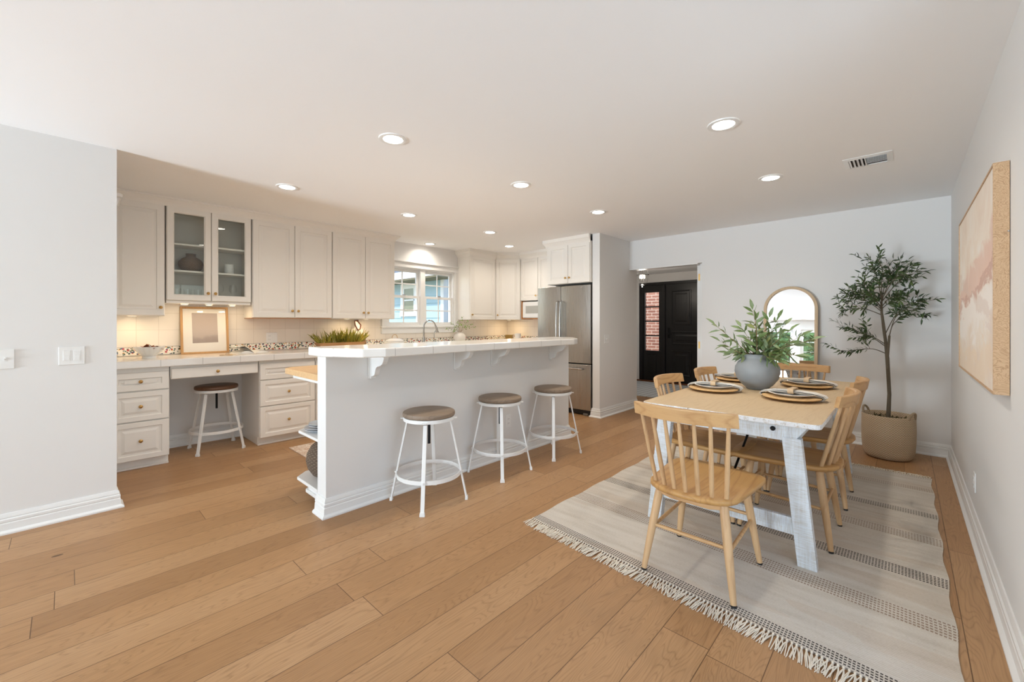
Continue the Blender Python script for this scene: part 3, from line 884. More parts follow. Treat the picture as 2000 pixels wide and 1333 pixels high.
b = MB(); b.lathe([(.0001, 0), (.012, 0), (.012, .003), (.0001, .004)], 20)
b.v = [(FRX1 - .13 + x * 1.6, FRY - .006 - z, 1.735 + y) for x, y, z in b.v]
b.build('badge', m_chrome, fr, smooth=True)

# ------------------------------------------------------------------ ceiling fixtures
m_lens = emit('downlight_lens', (1.0, .93, .84, 1), 14)
WARM = (1.0, .90, .78)
def downlight(loc, label, power):
    t = thing('recessed_downlight', label, 'ceiling light', (loc[0], loc[1], ZC), 0, 'recessed ceiling downlights')
    b = MB().lathe([(.060, -.001), (.062, -.006), (.075, -.009), (.086, -.006), (.088, -.0005)], 36, cap0=False)
    b.build('trim_ring', m_plastic, t, smooth=True)
    MB().lathe([(.0001, -.0035), (.061, -.0035), (.061, -.001)], 36).build('lens', m_lens, t)
    light('downlight_lamp', 'AREA', (0, 0, -.012), power, WARM, (0, 0, 0), .11, parent=t, spread=R(150))
    return t
PW = 4.2
for (x, y, lab, p) in ((-2.40, 1.44, 'recessed ceiling light over the island end nearest the camera', PW), (-.79, 2.68, 'recessed ceiling light above the near end of the dining table', PW),
                    (-3.92, 1.32, 'recessed ceiling light in front of the glass-door cabinet', PW), (-2.40, 2.67, 'recessed ceiling light above the middle bar stool', PW),
                    (-.80, 3.93, 'recessed ceiling light beside the air vent', PW), (-3.97, 2.58, 'recessed ceiling light in front of the two-door cabinet near the window', PW),
                    (-3.96, 3.80, 'recessed ceiling light between kitchen window and island', PW), (-2.39, 3.89, 'recessed ceiling light in front of the refrigerator', PW),
                    (-4.46, 4.69, 'recessed ceiling light by the corner wall cabinet', PW), (-5.20, 3.74, 'recessed ceiling light directly above the kitchen window', PW * .7)):
    downlight((x, y), lab, p)
# air vent
vt = thing('air_vent', 'white rectangular ceiling air vent with slats in two directions', 'vent', (-.20, 3.99, ZC))
b = MB()
W2, D2 = .135, .125
b.loops([[(-W2, -D2, -.0005), (W2, -D2, -.0005), (W2, D2, -.0005), (-W2, D2, -.0005)], [(-W2, -D2, -.004), (W2, -D2, -.004), (W2, D2, -.004), (-W2, D2, -.004)],
         [(-W2 + .03, -D2 + .03, -.010), (W2 - .03, -D2 + .03, -.010), (W2 - .03, D2 - .03, -.010), (-W2 + .03, D2 - .03, -.010)],
         [(-W2 + .03, -D2 + .03, -.001), (W2 - .03, -D2 + .03, -.001), (W2 - .03, D2 - .03, -.001), (-W2 + .03, D2 - .03, -.001)]], False, False)
b.build('frame', m_plastic, vt)
MB().box(-W2 + .028, W2 - .028, -D2 + .028, D2 - .028, -.002, -.0006).build('dark_sheet', plain('duct_shade', lin(60, 54, 50), .8), vt)  # flat dark sheet painting the shade seen between the slats
b = MB()
for k in range(4):
    x = -W2 + .038 + k * .022
    b.bar((x, -D2 + .03, -.009), (x, D2 - .03, -.009), .016, .0015, (.6, 0, .8))
for k in range(6):
    y = -D2 + .036 + k * .025
    b.bar((-.005, y, -.009), (W2 - .03, y, -.009), .017, .0015, (0, -.55, .83))
b.box(-.014, -.008, -D2 + .03, D2 - .03, -.013, -.003)
b.build('slat', m_plastic, vt)

# hall pendant lantern
pl = thing('pendant_lantern', 'clear glass bell jar lantern hanging in the entry hall', 'pendant light', (-3.50, 7.20, 2.292))
MB().lathe([(.06, 0), (.06, -.012), (.045, -.02), (.012, -.024)], 24).build('canopy', m_chrome, pl, smooth=True)
for k in range(3):
    a = 2 * PI * k / 3 + .4
    MB().tube([(.01 * math.cos(a), .01 * math.sin(a), -.02), (.06 * math.cos(a), .06 * math.sin(a), -.07), (.112 * math.cos(a), .112 * math.sin(a), -.150)], .004, 6).build('chain', m_chrome, pl, smooth=True)
MB().lathe([(.104, -.175), (.116, -.170), (.120, -.155), (.112, -.143), (.100, -.143), (.098, -.160), (.104, -.175)], 32, cap0=False).build('ring', m_chrome, pl, smooth=True)
MB().lathe([(.103, -.160), (.106, -.20), (.102, -.25), (.088, -.30), (.062, -.335), (.03, -.355), (.0001, -.360)], 32, cap0=False).build('glass_bell', m_glass, pl, smooth=True)
MB().ball((0, 0, -.372), .014).build('finial', m_chrome, pl, smooth=True)
m_bulb = emit('candle_bulb', (1, .90, .78, 1), 6)
MB().cyl((0, 0, -.02), (0, 0, -.29), .006, n=8).build('stem', m_chrome, pl, smooth=True)
for k in range(3):
    a = 2 * PI * k / 3
    x, y = .042 * math.cos(a), .042 * math.sin(a)
    c = MB().bar((0, 0, -.285), (x, y, -.275), .008, .006).cyl((x, y, -.278), (x, y, -.235), .009, n=10).build('candle', m_chrome, pl)
    MB().lathe([(.008, 0), (.014, .02), (.012, .045), (.0001, .07)], 12, (x, y, -.235)).build('bulb', m_bulb, c, smooth=True)
light('lantern_lamp', 'POINT', (0, 0, -.42), 9, WARM, size=.05, parent=pl)

# under-cabinet puck lights
m_puck = emit('puck_lens', (1, .80, .52, 1), 9)
PUCK = (1.0, .74, .45)
def puck(x, y, z, label, p=1.0):
    t = thing('puck_light', label, 'cabinet light', (x, y, z), 0, 'under-cabinet puck lights')
    MB().lathe([(.034, 0), (.034, -.008), (.028, -.011)], 24, cap0=False).build('ring', m_plastic, t, smooth=True)
    MB().lathe([(.0001, -.0105), (.027, -.0105)], 24, cap0=False).build('lens', m_puck, t)
    light('puck_lamp', 'AREA', (0, 0, -.014), p, PUCK, (0, 0, 0), .05, parent=t)
puck(-5.22, .42, 1.321, 'puck light under the cabinet at the switch wall end', .55)
for y, l in ((.80, 'puck light under the glass cabinet, nearest the fluted bowl'), (1.00, 'puck light under the middle of the glass cabinet'), (1.20, 'puck light under the glass cabinet, nearest the outlet')):
    puck(-5.16, y, 1.444, l, .45)
for y, l in ((2.46, 'puck light above the grassy planter'), (2.72, 'puck light above the paddle serving board')):
    puck(-5.20, y, 1.304, l, .6)
puck(-5.10, 5.36, 1.304, 'puck light under the diagonal corner cabinet', 1.0)

# ------------------------------------------------------------------ switch plates and outlets
def plate(name, label, cat, loc, rotz, w, h, kind):
    t = thing(name, label, cat, loc, rotz)
    MB().box(.0003, .006, -w / 2, w / 2, -h / 2, h / 2).build('plate', m_plastic, t, bevel=.003)
    if kind == 'toggle':
        MB().box(.006, .0068, -.006, .006, -.013, .013).bar((.006, 0, 0), (.018, 0, .008), .008, .01).build('toggle', m_plastic, t, bevel=.001)
    if kind == 'rocker2':
        for y in (-.023, .023):
            MB().box(.006, .0078, y - .0165, y + .0165, -.033, .033).build('rocker', m_plastic, t, bevel=.001)
            MB().box(.0078, .0092, y - .012, y + .012, -.026, .004).build('paddle', m_plastic, t, bevel=.001)
    if kind == 'toggle2':
        for y in (-.023, .023): MB().bar((.006, y, 0), (.018, y, .008), .008, .01).build('toggle', m_plastic, t, bevel=.001)
    if kind in ('outlet', 'outlet_switch'):
        y = 0 if kind == 'outlet' else -.026
        for z in (-.02, .02):
            MB().box(.006, .0085, y - .016, y + .016, z - .014, z + .014).build('receptacle', m_plastic, t, bevel=.004)
            MB().box(.0086, .0088, y - .008, y - .006, z - .004, z + .006).box(.0086, .0088, y + .006, y + .008, z - .004, z + .006).build('slot', m_black, t)
        if kind == 'outlet_switch': MB().box(.006, .009, .010, .043, -.033, .033).build('rocker', m_plastic, t, bevel=.001)
    return t
plate('light_switch', 'white single toggle switch plate on the switch wall, at the picture edge', 'light switch', (XL, -.245, 1.04), 0, .072, .118, 'toggle')
plate('light_switch', 'white double rocker switch plate near the switch wall corner', 'light switch', (XL, .029, 1.046), 0, .118, .116, 'rocker2')
plate('light_switch', 'white double switch plate on the partition beside the doorway', 'light switch', (DX0, 4.985, 1.035), 0, .118, .116, 'toggle2')
plate('wall_outlet', 'white wall outlet low under the painting', 'outlet', (XR, 3.785, .29), PI, .072, .118, 'outlet')
plate('wall_outlet', 'white double outlet on the backsplash beside the open book', 'outlet', (XK + .0085, 1.648, 1.082), 0, .118, .118, 'outlet_switch')
plate('wall_outlet', 'white wall outlet low on the half wall behind the middle stool', 'outlet', (IX1, 2.86, .33), 0, .072, .118, 'outlet')
sh = thing('wall_shelf', 'small white bracket shelf high on the kitchen end wall', 'shelf', (-4.50, .2405, 2.19))
b = MB().slab([(-.20, 0), (.20, 0), (.20, .025), (.19, .046), (.165, .058), (-.2, .058)], .018, .045)
b.build('board', m_trim, sh, bevel=.006, seg=3)
b = MB().prism([(0, .018), (.045, .018), (.012, -.11), (0, -.12)], lambda y, z: (.13, y, z), lambda y, z: (.16, y, z))
b.build('bracket', m_trim, sh, bevel=.003)

# ------------------------------------------------------------------ bar stools
def make_stool(seat_mat):
    t = thing('bar_stool', 'x', 'stool')
    MB().lathe([(.0001, .600), (.172, .600), (.181, .604), (.183, .612), (.183, .622), (.180, .630), (.172, .634), (.0001, .6345)], 48).build('seat', seat_mat, t, smooth=True)
    MB().lathe([(.168, .599), (.178, .599), (.178, .575), (.168, .575), (.168, .599)], 48, cap0=False).build('seat_band', m_white_metal, t, smooth=True)
    b = MB()
    b.bar((-.14, -.14, .582), (.14, .14, .582), .030, .005).bar((-.14, .14, .5825), (.14, -.14, .5825), .030, .005).cyl((0, 0, .565), (0, 0, .599), .03)
    b.build('cross_bracket', m_white_metal, t)
    MB().cyl((0, 0, .40), (0, 0, .598), .010, n=12).build('screw_rod', m_blacksteel, t, smooth=True)
    for sx, sy in ((1, 1), (1, -1), (-1, 1), (-1, -1)):
        top, foot = V(sx * .108, sy * .108, .565), V(sx * .188, sy * .188, .012)
        side = V(sx, -sy, 0)
        b = MB().bar(foot, top, .026, .012, V(sx, sy, .2)).bar(top - V(0, 0, .004), V(sx * .02, sy * .02, .574), .024, .006, V(0, 0, 1))
        d = b.build('leg', m_white_metal, t, bevel=.002)
        MB().bar(foot - V(0, 0, .012), foot + V(0, 0, .014), .036, .020, V(sx, sy, 0), .032, .018).build('foot_cap', m_white_metal, d, bevel=.003)
        MB().ball((sx * .167, sy * .167, .200), .007, n=8, m=6).build('bolt', m_white_metal, d, smooth=True)
    Rr = .2205
    MB().lathe([(Rr, .185), (Rr + .004, .185), (Rr + .004, .212), (Rr, .212), (Rr, .185)], 56, cap0=False).build('foot_ring', m_white_metal, t, smooth=True)
    return t
G = 'white steel bar stools at the breakfast bar'
st = make_stool(m_stoolseat)
st.location = (-2.47, 1.77, 0); st['label'] = 'white metal bar stool with grey wood seat nearest the open-shelf end of the bar'; st['group'] = G
dup(st, (-2.51, 2.525, 0), R(4), 'white metal bar stool with grey wood seat in the middle of the breakfast bar', G)
dup(st, (-2.49, 3.235, 0), R(-6), 'white metal bar stool with grey wood seat closest to the refrigerator', G)
st2 = make_stool(m_darkseat)
st2.location = (-5.03, 1.037, 0); st2['label'] = 'white metal stool with dark brown seat pushed into the desk kneehole'

# ------------------------------------------------------------------ rug
RX0, RX1, RYF, RYB, RT = -1.742, .150, 1.965, 4.745, .008
def rug_front(x): return 2.050 - .072 * (x - RX0)
t = NT('woven_striped_rug')
uv = t.n('ShaderNodeTexCoord').outputs['UV']
sp = t.n('ShaderNodeSeparateXYZ'); t.l(uv, sp.inputs[0])
u, v = sp.outputs[0], sp.outputs[1]
cloud = t.noise(t.coord('World', (.8, 6, 1)), 3.0, 3, .6)
fine = t.noise(t.coord('World', (90, 320, 1)), 1.0, 2, .6)
yarn = t.math('ABSOLUTE', t.math('SINE', t.math('MULTIPLY', v, PI * 260)))
f0 = t.math('ADD', t.math('MULTIPLY', cloud, .6), t.math('MULTIPLY', fine, .5))
c = t.ramp(f0, [(.30, lin(184, 173, 158)), (.55, lin(208, 200, 188)), (.78, lin(218, 212, 202))])
tan = t.noise(t.coord('World', (.25, 1.6, 1)), 2.2, 2, .5)
c = t.mix(t.math('MULTIPLY', t.math('GREATER_THAN', tan, .56), .16), c, lin(190, 160, 128))
dash_u = t.math('GREATER_THAN', t.math('SINE', t.math('MULTIPLY', u, 2 * PI * 150)), -.45)
def stripe(c, v0, v1, rows, col, strength):
    inside = t.math('MULTIPLY', t.math('GREATER_THAN', v, v0), t.math('LESS_THAN', v, v1))
    rr = t.math('GREATER_THAN', t.math('SINE', t.math('MULTIPLY', t.math('SUBTRACT', v, v0), 2 * PI * rows / (v1 - v0))), 0.0)
    m = t.math('MULTIPLY', t.math('MULTIPLY', inside, rr), t.math('MULTIPLY', dash_u, strength))
    return t.mix(m, c, col)
DK, BR = lin(58, 50, 46), lin(138, 112, 92)
LEN = RYB - RYF
def vv(y): return (y - 1.92) / (RYB - 1.92)
for y0, y1, rows, col, s_ in ((1.93, 1.990, 4, DK, .95), (2.395, 2.52, 6, BR, .8), (2.835, 2.940, 6, DK, 1.0), (3.34, 3.45, 5, BR, .75), (3.785, 3.875, 5, DK, .85), (4.35, 4.44, 4, BR, .6), (4.69, 4.735, 3, BR, .5)):
    c = stripe(c, vv(y0), vv(y1), rows, col, s_)
t.l(c, t.b.inputs['Base Color']); t.setp(Roughness=.95); t.b.inputs['Specular IOR Level'].default_value = .1
t.bump(t.math('ADD', t.math('MULTIPLY', yarn, .5), fine), .5, .004)
m_rug = t.m
b = MB(); NX, NY = 24, 30
random.seed(4)
vs = []; us = []; fs = []
def rug_pt(i, j):
    x = RX0 + (RX1 - RX0) * i / NX; f = j / NY
    if i in (0, NX): x += .006 * math.sin(j * 1.3)
    y = rug_front(x) * (1 - f) + RYB * f
    return x, y
for j in range(NY + 1):
    for i in range(NX + 1):
        x, y = rug_pt(i, j); vs.append((x, y, RT)); 
for j in range(NY):
    for i in range(NX):
        a = j * (NX + 1) + i
        fs.append((a, a + 1, a + NX + 2, a + NX + 1))
        us.append([(ii / NX, jj / NY) for ii, jj in ((i, j), (i + 1, j), (i + 1, j + 1), (i, j + 1))])
b.add(vs, fs, us)
rim = [i for i in range(NX + 1)] + [j * (NX + 1) + NX for j in range(1, NY + 1)] + [NY * (NX + 1) + i for i in range(NX - 1, -1, -1)] + [j * (NX + 1) for j in range(NY - 1, 0, -1)]
n0 = len(b.v); b.v += [(b.v[k][0], b.v[k][1], .0005) for k in rim]
for k in range(len(rim)):
    k2 = (k + 1) % len(rim); b.f.append((rim[k], rim[k2], n0 + k2, n0 + k))
rug = thing('striped_rug', 'cream flatweave rug with dark dashed stripes and knotted fringe under the dining table', 'rug')
b.build('pile', m_rug, rug)
m_fringe = plain('cream_fringe_yarn', lin(226, 216, 198), .95)
def fringe(front):
    b = MB(); N = 118
    for k in range(N):
        x = RX0 + (RX1 - RX0) * (k + .5) / N
        y = rug_front(x) if front else RYB
        sgn = -1 if front else 1
        # knot and four strands
        b.ball((x, y + sgn * .006, .007), .0052, .008, .006, 6, 4)
        for q in range(4):
            dx = (q - 1.5) * .0042 + random.uniform(-.003, .003)
            L = random.uniform(.075, .098) if front else random.uniform(.06, .08)
            sw = random.uniform(-.02, .012) + .012 * math.sin(k * .37)
            p = [(x, y + sgn * .010, .007), (x + dx + sw * .3, y + sgn * L * .45, .005 + random.uniform(0, .004)), (x + dx * 1.6 + sw, y + sgn * L, .0028)]
            b.tube(p, [.0024, .0022, .0016], 5)
    return b.build('fringe', m_fringe, rug, smooth=True)
fringe(True); fringe(False)

# ------------------------------------------------------------------ dining table
TX0, TX1, TY0, TY1, TZ = -1.232, -.300, 2.520, 4.545, .755
tcx = (TX0 + TX1) / 2
tb = thing('dining_table', 'farmhouse dining table with pale wood top and whitewashed trestle legs', 'table', (0, 0, 0))
def rrect(x0, x1, y0, y1, r, n=6):
    P = []
    for cx, cy, a0 in ((x1 - r, y0 + r, -90), (x1 - r, y1 - r, 0), (x0 + r, y1 - r, 90), (x0 + r, y0 + r, 180)):
        for k in range(n + 1):
            a = R(a0 + 90 * k / n); P.append((cx + r * math.cos(a), cy + r * math.sin(a)))
    return P
top = MB().slab(rrect(TX0, TX1, TY0, TY1, .045), .728, TZ).build('tabletop', m_tabletop, tb, bevel=.004)
top.data.materials.append(m_wornedge)
for p in top.data.polygons:
    if p.normal.z < .5: p.material_index = 1
for y0, y1 in ((2.575, 2.612), (4.453, 4.49)):
    MB().prism([(-.41, .7275), (.41, .7275), (.345, .640), (-.345, .640)], lambda x, z: (tcx + x, y0, z), lambda x, z: (tcx + x, y1, z)).build('apron', m_wash_x, tb, bevel=.003)
    for sx in (-1, 1):
        MB().prism([(sx * .292, .660), (sx * .378, .660), (sx * .446, RT), (sx * .362, RT)], lambda x, z: (tcx + x, y0 - .006, z), lambda x, z: (tcx + x, y1 + .006, z)).build('leg', m_wash_z, tb, bevel=.003)
    MB().box(tcx - .352, tcx + .352, y0 + .004, y1 - .004, .158, .246).build('crossbeam', m_wash_x, tb, bevel=.003)
    for sx in (-1, 1):
        yb = y0 if y0 < 3 else y1; s_ = -1 if y0 < 3 else 1
        b = MB().cyl((tcx + sx * .252, yb, .697), (tcx + sx * .252, yb + s_ * .006, .697), .0125, n=14)
        b.ball((tcx + sx * .252, yb + s_ * .006, .697), .010, .006, .010)
        b.build('bolt', m_blacksteel, tb, smooth=True)
    MB().cyl((tcx, (y0 + y1) / 2, .24), (tcx, 3.5 if y0 < 3 else 3.58, .718), .0075, n=10).build('brace_rod', m_blacksteel, tb, smooth=True)
for x0, x1 in ((-1.13, -1.095), (-.43, -.395)):
    MB().box(x0, x1, 2.613, 4.452, .655, .7275).build('side_rail', m_wash_x, tb, bevel=.003)

# ------------------------------------------------------------------ dining chairs
def seat_outline():
    half = [(0, -.262), (.075, -.256), (.14, -.236), (.185, -.200), (.208, -.150), (.218, -.07), (.226, .02), (.235, .12), (.240, .205), (.232, .248), (.205, .276), (.12, .288), (0, .291)]
    return half + [(-x, y) for x, y in half[-2:0:-1]]
def scaled(L, s, z, cy=.015, dz=None):
    return [(x * s, cy + (y - cy) * s, z if dz is None else z + dz(x * s, cy + (y - cy) * s)) for x, y in L]
def make_chair():
    t = thing('dining_chair', 'x', 'chair')
    O = seat_outline()
    dish = lambda x, y: -.010 * max(0, 1 - (x / .2) ** 2) * max(0, 1 - ((y - .02) / .24) ** 2)
    b = MB().loops([scaled(O, .90, .418), scaled(O, .97, .424), scaled(O, 1.0, .436), scaled(O, .995, .446), scaled(O, .97, .4505), scaled(O, .80, .4495, dz=dish), scaled(O, .5, .449, dz=dish), scaled(O, .2, .449, dz=dish)])
    b.build('seat', m_oak, t, smooth=True, ang=50)
    feet = {}
    for sx in (-1, 1):
        for y0, y1, zt in ((-.165, -.224, .420), (.175, .228, .420)):
            p0, p1 = V(sx * .150, y0, zt), V(sx * .208, y1, .010)
            q = lambda k, p0=p0, p1=p1: p0.lerp(p1, k)
            l = MB().tube([q(0), q(.12), q(.45), q(.8), q(1)], [.0185, .0200, .0195, .0160, .0128], 14).build('leg', m_oak_z, t, smooth=True)
            MB().cyl(q(1), V(p1.x + sx * .0014, p1.y + (.0012 if y0 > 0 else -.0012), 0), .0125, .0120, 12).build('glide', m_black, l, smooth=True)
            feet[(sx, y0 > 0)] = q
    def stretch(a, c, ka, kc, r=.0095):
        p, q = feet[a](ka), feet[c](kc)
        MB().tube([p, p.lerp(q, .5), q], [r * .85, r, r * .85], 10).build('stretcher', m_oak_x, t, smooth=True)
    for sx in (-1, 1): stretch((sx, False), (sx, True), .50, .46)
    stretch((-1, False), (1, False), .46, .46); stretch((-1, True), (1, True), .40, .40)
    for y in (-.165, .175):
        b = MB().prism([(-.165, .419), (.165, .419), (.150, .392), (.09, .378), (-.09, .378), (-.150, .392)], lambda x, z: (x, y - .013, z), lambda x, z: (x, y + .013, z))
        b.build('seat_cleat', m_oak_x, t, bevel=.003)
    # crest rail: bent slab
    def cy(x): return -.312 + .062 * (x / .232) ** 2
    Ls = []; N = 18
    for k in range(N + 1):
        x = -.235 + .47 * k / N
        sl = .124 * x / .232 ** 2
        nx, ny = -sl, 1.0; L = math.hypot(nx, ny); nx /= L; ny /= L
        th = .0125; y = cy(x); zz = .004 * (1 - (x / .235) ** 2)
        Ls.append([(x + nx * o + 0, y + ny * o + lean, z) for o, z, lean in ((-th, .795, 0), (th, .795, 0), (th, .853 + zz, -.012), (th * .7, .857 + zz, -.012), (-th * .7, .857 + zz, -.012), (-th, .853 + zz, -.012))])
    MB().loops(Ls).build('crest_rail', m_oak_x, t, smooth=True, ang=40, bevel=.002)
    for k in range(7):
        f = (k - 3) / 3
        p0 = V(f * .165, -.222 + .048 * f * f, .442); p1 = V(f * .200, cy(f * .200), .80)
        MB().tube([p0, p0.lerp(p1, .3), p0.lerp(p1, .65), p1], [.0100, .0112, .0100, .0080], 10).build('spindle', m_oak_z, t, smooth=True)
    return t
G = 'oak spindle-back chairs around the dining table'
ch = make_chair(); ch['group'] = G
ch.location = (-.758, 2.232, RT); ch['label'] = 'oak spindle-back chair at the near table end, its back to the open floor'
dup(ch, (-.518, 3.05, RT), R(90), 'oak spindle-back chair on the painting side of the table, nearer the fringe with dark lines', G)
dup(ch, (-.514, 3.765, RT), R(90), 'oak spindle-back chair on the painting side of the table, closer to the olive tree', G)
dup(ch, (-1.010, 3.05, RT), R(-90), 'oak spindle-back chair on the kitchen side of the table, closer to the bar stools', G)
dup(ch, (-.985, 3.76, RT), R(-90), 'oak spindle-back chair on the kitchen side of the table, closer to the doorway', G)
dup(ch, (-.735, 4.475, RT), PI, 'oak spindle-back chair at the far table end in front of the mirror', G)

# ------------------------------------------------------------------ place settings
m_charger = wood('charger_wood', lin(222, 184, 130), lin(190, 148, 96), 'y', .5, 2.0, 24, .35)
t = NT('striped_napkin_linen')
sp = t.n('ShaderNodeSeparateXYZ'); t.l(t.n('ShaderNodeTexCoord').outputs['Object'], sp.inputs[0])
s1 = t.math('GREATER_THAN', t.math('SINE', t.math('MULTIPLY', sp.outputs[1], 2 * PI * 20)), .86)
s2 = t.math('GREATER_THAN', t.math('SINE', t.math('MULTIPLY', t.math('ADD', sp.outputs[1], .012), 2 * PI * 12)), .93)
c = t.mix(t.math('MULTIPLY', s1, .55), lin(232, 228, 220), lin(168, 178, 188)); c = t.mix(t.math('MULTIPLY', s2, .7), c, lin(84, 84, 86))
t.l(c, t.b.inputs['Base Color']); t.setp(Roughness=.95); t.bump(t.noise(t.coord('Object'), 400, 2), .3, .002)
m_napkin = t.m
m_ring = plain('tan_leather_ring', lin(206, 178, 142), .6, bump=(200, .2, .002))
def charger(): return MB().lathe([(.0001, 0), (.150, 0), (.162, .003), (.167, .008), (.165, .012), (.155, .0125), (.0001, .0115)], 56).build('charger_plate', m_charger, smooth=True)
def dplate(): return MB().lathe([(.0001, 0), (.070, 0), (.078, .002), (.120, .014), (.131, .019), (.1315, .021), (.128, .0215), (.118, .0175), (.080, .007), (.0001, .006)], 56).build('dinner_plate', m_ceramic, smooth=True)
def napkin():
    b = MB()
    # folded linen strip lying over the plate, its ends tucked under the charger
    for lay, (yo, wd, up) in enumerate(((.034, .100, 0), (.044, .080, .0035), (.026, .060, .0065))):
        path = [(-.120, -.0100), (-.163, -.0100), (-.1745 - up * .6, -.006), (-.178 - up, .002), (-.170 - up * .4, .0085 + up), (-.140, .0165 + up), (-.115, .0215 + up), (-.05, .0245 + up), (0, .0255 + up), (.05, .0245 + up),
                (.115, .0215 + up), (.140, .0165 + up), (.170 + up * .4, .0085 + up), (.178 + up, .002), (.1745 + up * .6, -.006), (.163, -.0100), (.120, -.0100)]
        if lay: path = path[2:-2]
        P2 = []
        for i, (x, z) in enumerate(path):
            row = []
            for j in range(9):
                f = j / 8 - .5
                zz = z + (.0022 * math.sin(f * 9 + lay * 1.7 + i * .2) + .0015 * math.sin(f * 21 + lay) if 3 < i < len(path) - 4 else 0)
                row.append((x, yo + f * wd + .006 * math.sin(x * 11 + lay), zz))
            P2.append(row)
        n = len(P2)
        vs = [p for r_ in P2 for p in r_]
        fs = [(i * 9 + j, i * 9 + j + 1, (i + 1) * 9 + j + 1, (i + 1) * 9 + j) for i in range(n - 1) for j in range(8)]
        b.add(vs, fs)
    o = b.build('napkin', m_napkin, smooth=True, ang=70)
    so = o.modifiers.new('solid', 'SOLIDIFY'); so.thickness = .0016; so.offset = 1
    return o
def nring():
    P = rrect(-.026, .094, -.0035, .030, .012, 4)
    Ls = [[(x, y, z) for y, z in P] for x in (-.017, .017)]
    P3 = rrect(-.023, .091, -.0005, .027, .010, 4)
    Ls2 = [[(x, y, z) for y, z in P3] for x in (.017, -.017)]
    return MB().loops(Ls + Ls2 + [Ls[0]], False, False).build('napkin_ring', m_ring, smooth=True, ang=50)
c0, p0, n0_, r0 = charger(), dplate(), napkin(), nring()
first = True
for x, y, rz, lab in ((-1.035, 3.285, R(4), 'kitchen-side setting nearer the bar stools'), (-.545, 3.255, R(-4), 'painting-side setting nearer the room'),
                  (-1.065, 3.985, R(3), 'setting half hidden behind the grey vase'), (-.560, 3.955, R(-3), 'painting-side setting closer to the mirror')):
    objs = (c0, p0, n0_, r0) if first else tuple(o.copy() for o in (c0, p0, n0_, r0))
    for o, z, nm, cat, grp in zip(objs, (TZ + .0125, TZ + .0252, TZ + .0235, TZ + .0425), ('round wood charger plate', 'white dinner plate', 'striped linen napkin folded over the plate', 'tan napkin ring'), ('charger', 'plate', 'napkin', 'napkin ring'),
                                  ('wood charger plates on the table', 'white plates on the table', 'folded napkins on the table', 'tan napkin rings on the table')):
        if not first: COL.objects.link(o)
        o.location = (x, y, z) ; o.rotation_euler = (0, 0, rz)
        tag(o, nm + ' at the ' + lab, cat, grp)
    first = False

# ------------------------------------------------------------------ vase of eucalyptus
def aty(u, v, y):
    a, bb_ = (u - 1000) / F_PX, (PY - v) / F_PX
    c, s = math.cos(YAW), math.sin(YAW)
    r = (-s + a * c, c + a * s, bb_); k = y / r[1]
    return V(r[0] * k, y, H + r[2] * k)
VX, VY = -.822, 3.60
t = NT('blue_grey_stoneware')
c = t.mix(t.noise(t.coord('Object'), 9, 3), lin(132, 138, 142), lin(150, 154, 156))
t.l(c, t.b.inputs['Base Color']); t.setp(Roughness=.5)
vase = MB().lathe([(.0001, .004), (.066, .0), (.074, .004), (.078, .012), (.105, .035), (.138, .080), (.153, .130), (.148, .168), (.128, .205), (.102, .228), (.093, .238), (.094, .250), (.098, .262), (.094, .265), (.088, .252), (.086, .235), (.095, .215), (.10, .15), (.06, .03), (.0001, .02)], 56).build('stoneware_vase', t.m, smooth=True, loc=(VX, VY, TZ), ang=60)
tag(vase, 'round blue-grey stoneware vase with short neck on the dining table', 'vase')
t = NT('eucalyptus_leaf')
info = t.noise(t.coord('Object'), 9, 2)
c = t.ramp(info, [(.30, lin(84, 108, 58)), (.5, lin(116, 138, 84)), (.62, lin(132, 152, 118)), (.75, lin(156, 162, 98))])
t.l(c, t.b.inputs['Base Color']); t.setp(Roughness=.5)
t.b.inputs['Subsurface Weight'].default_value = 0
m_euc = t.m
m_eucstem = plain('eucalyptus_stem', lin(140, 104, 74), .6)
bq = thing('eucalyptus_branches', 'loose bunch of green eucalyptus branches standing in the blue-grey vase', 'branches', (0, 0, 0))
random.seed(21)
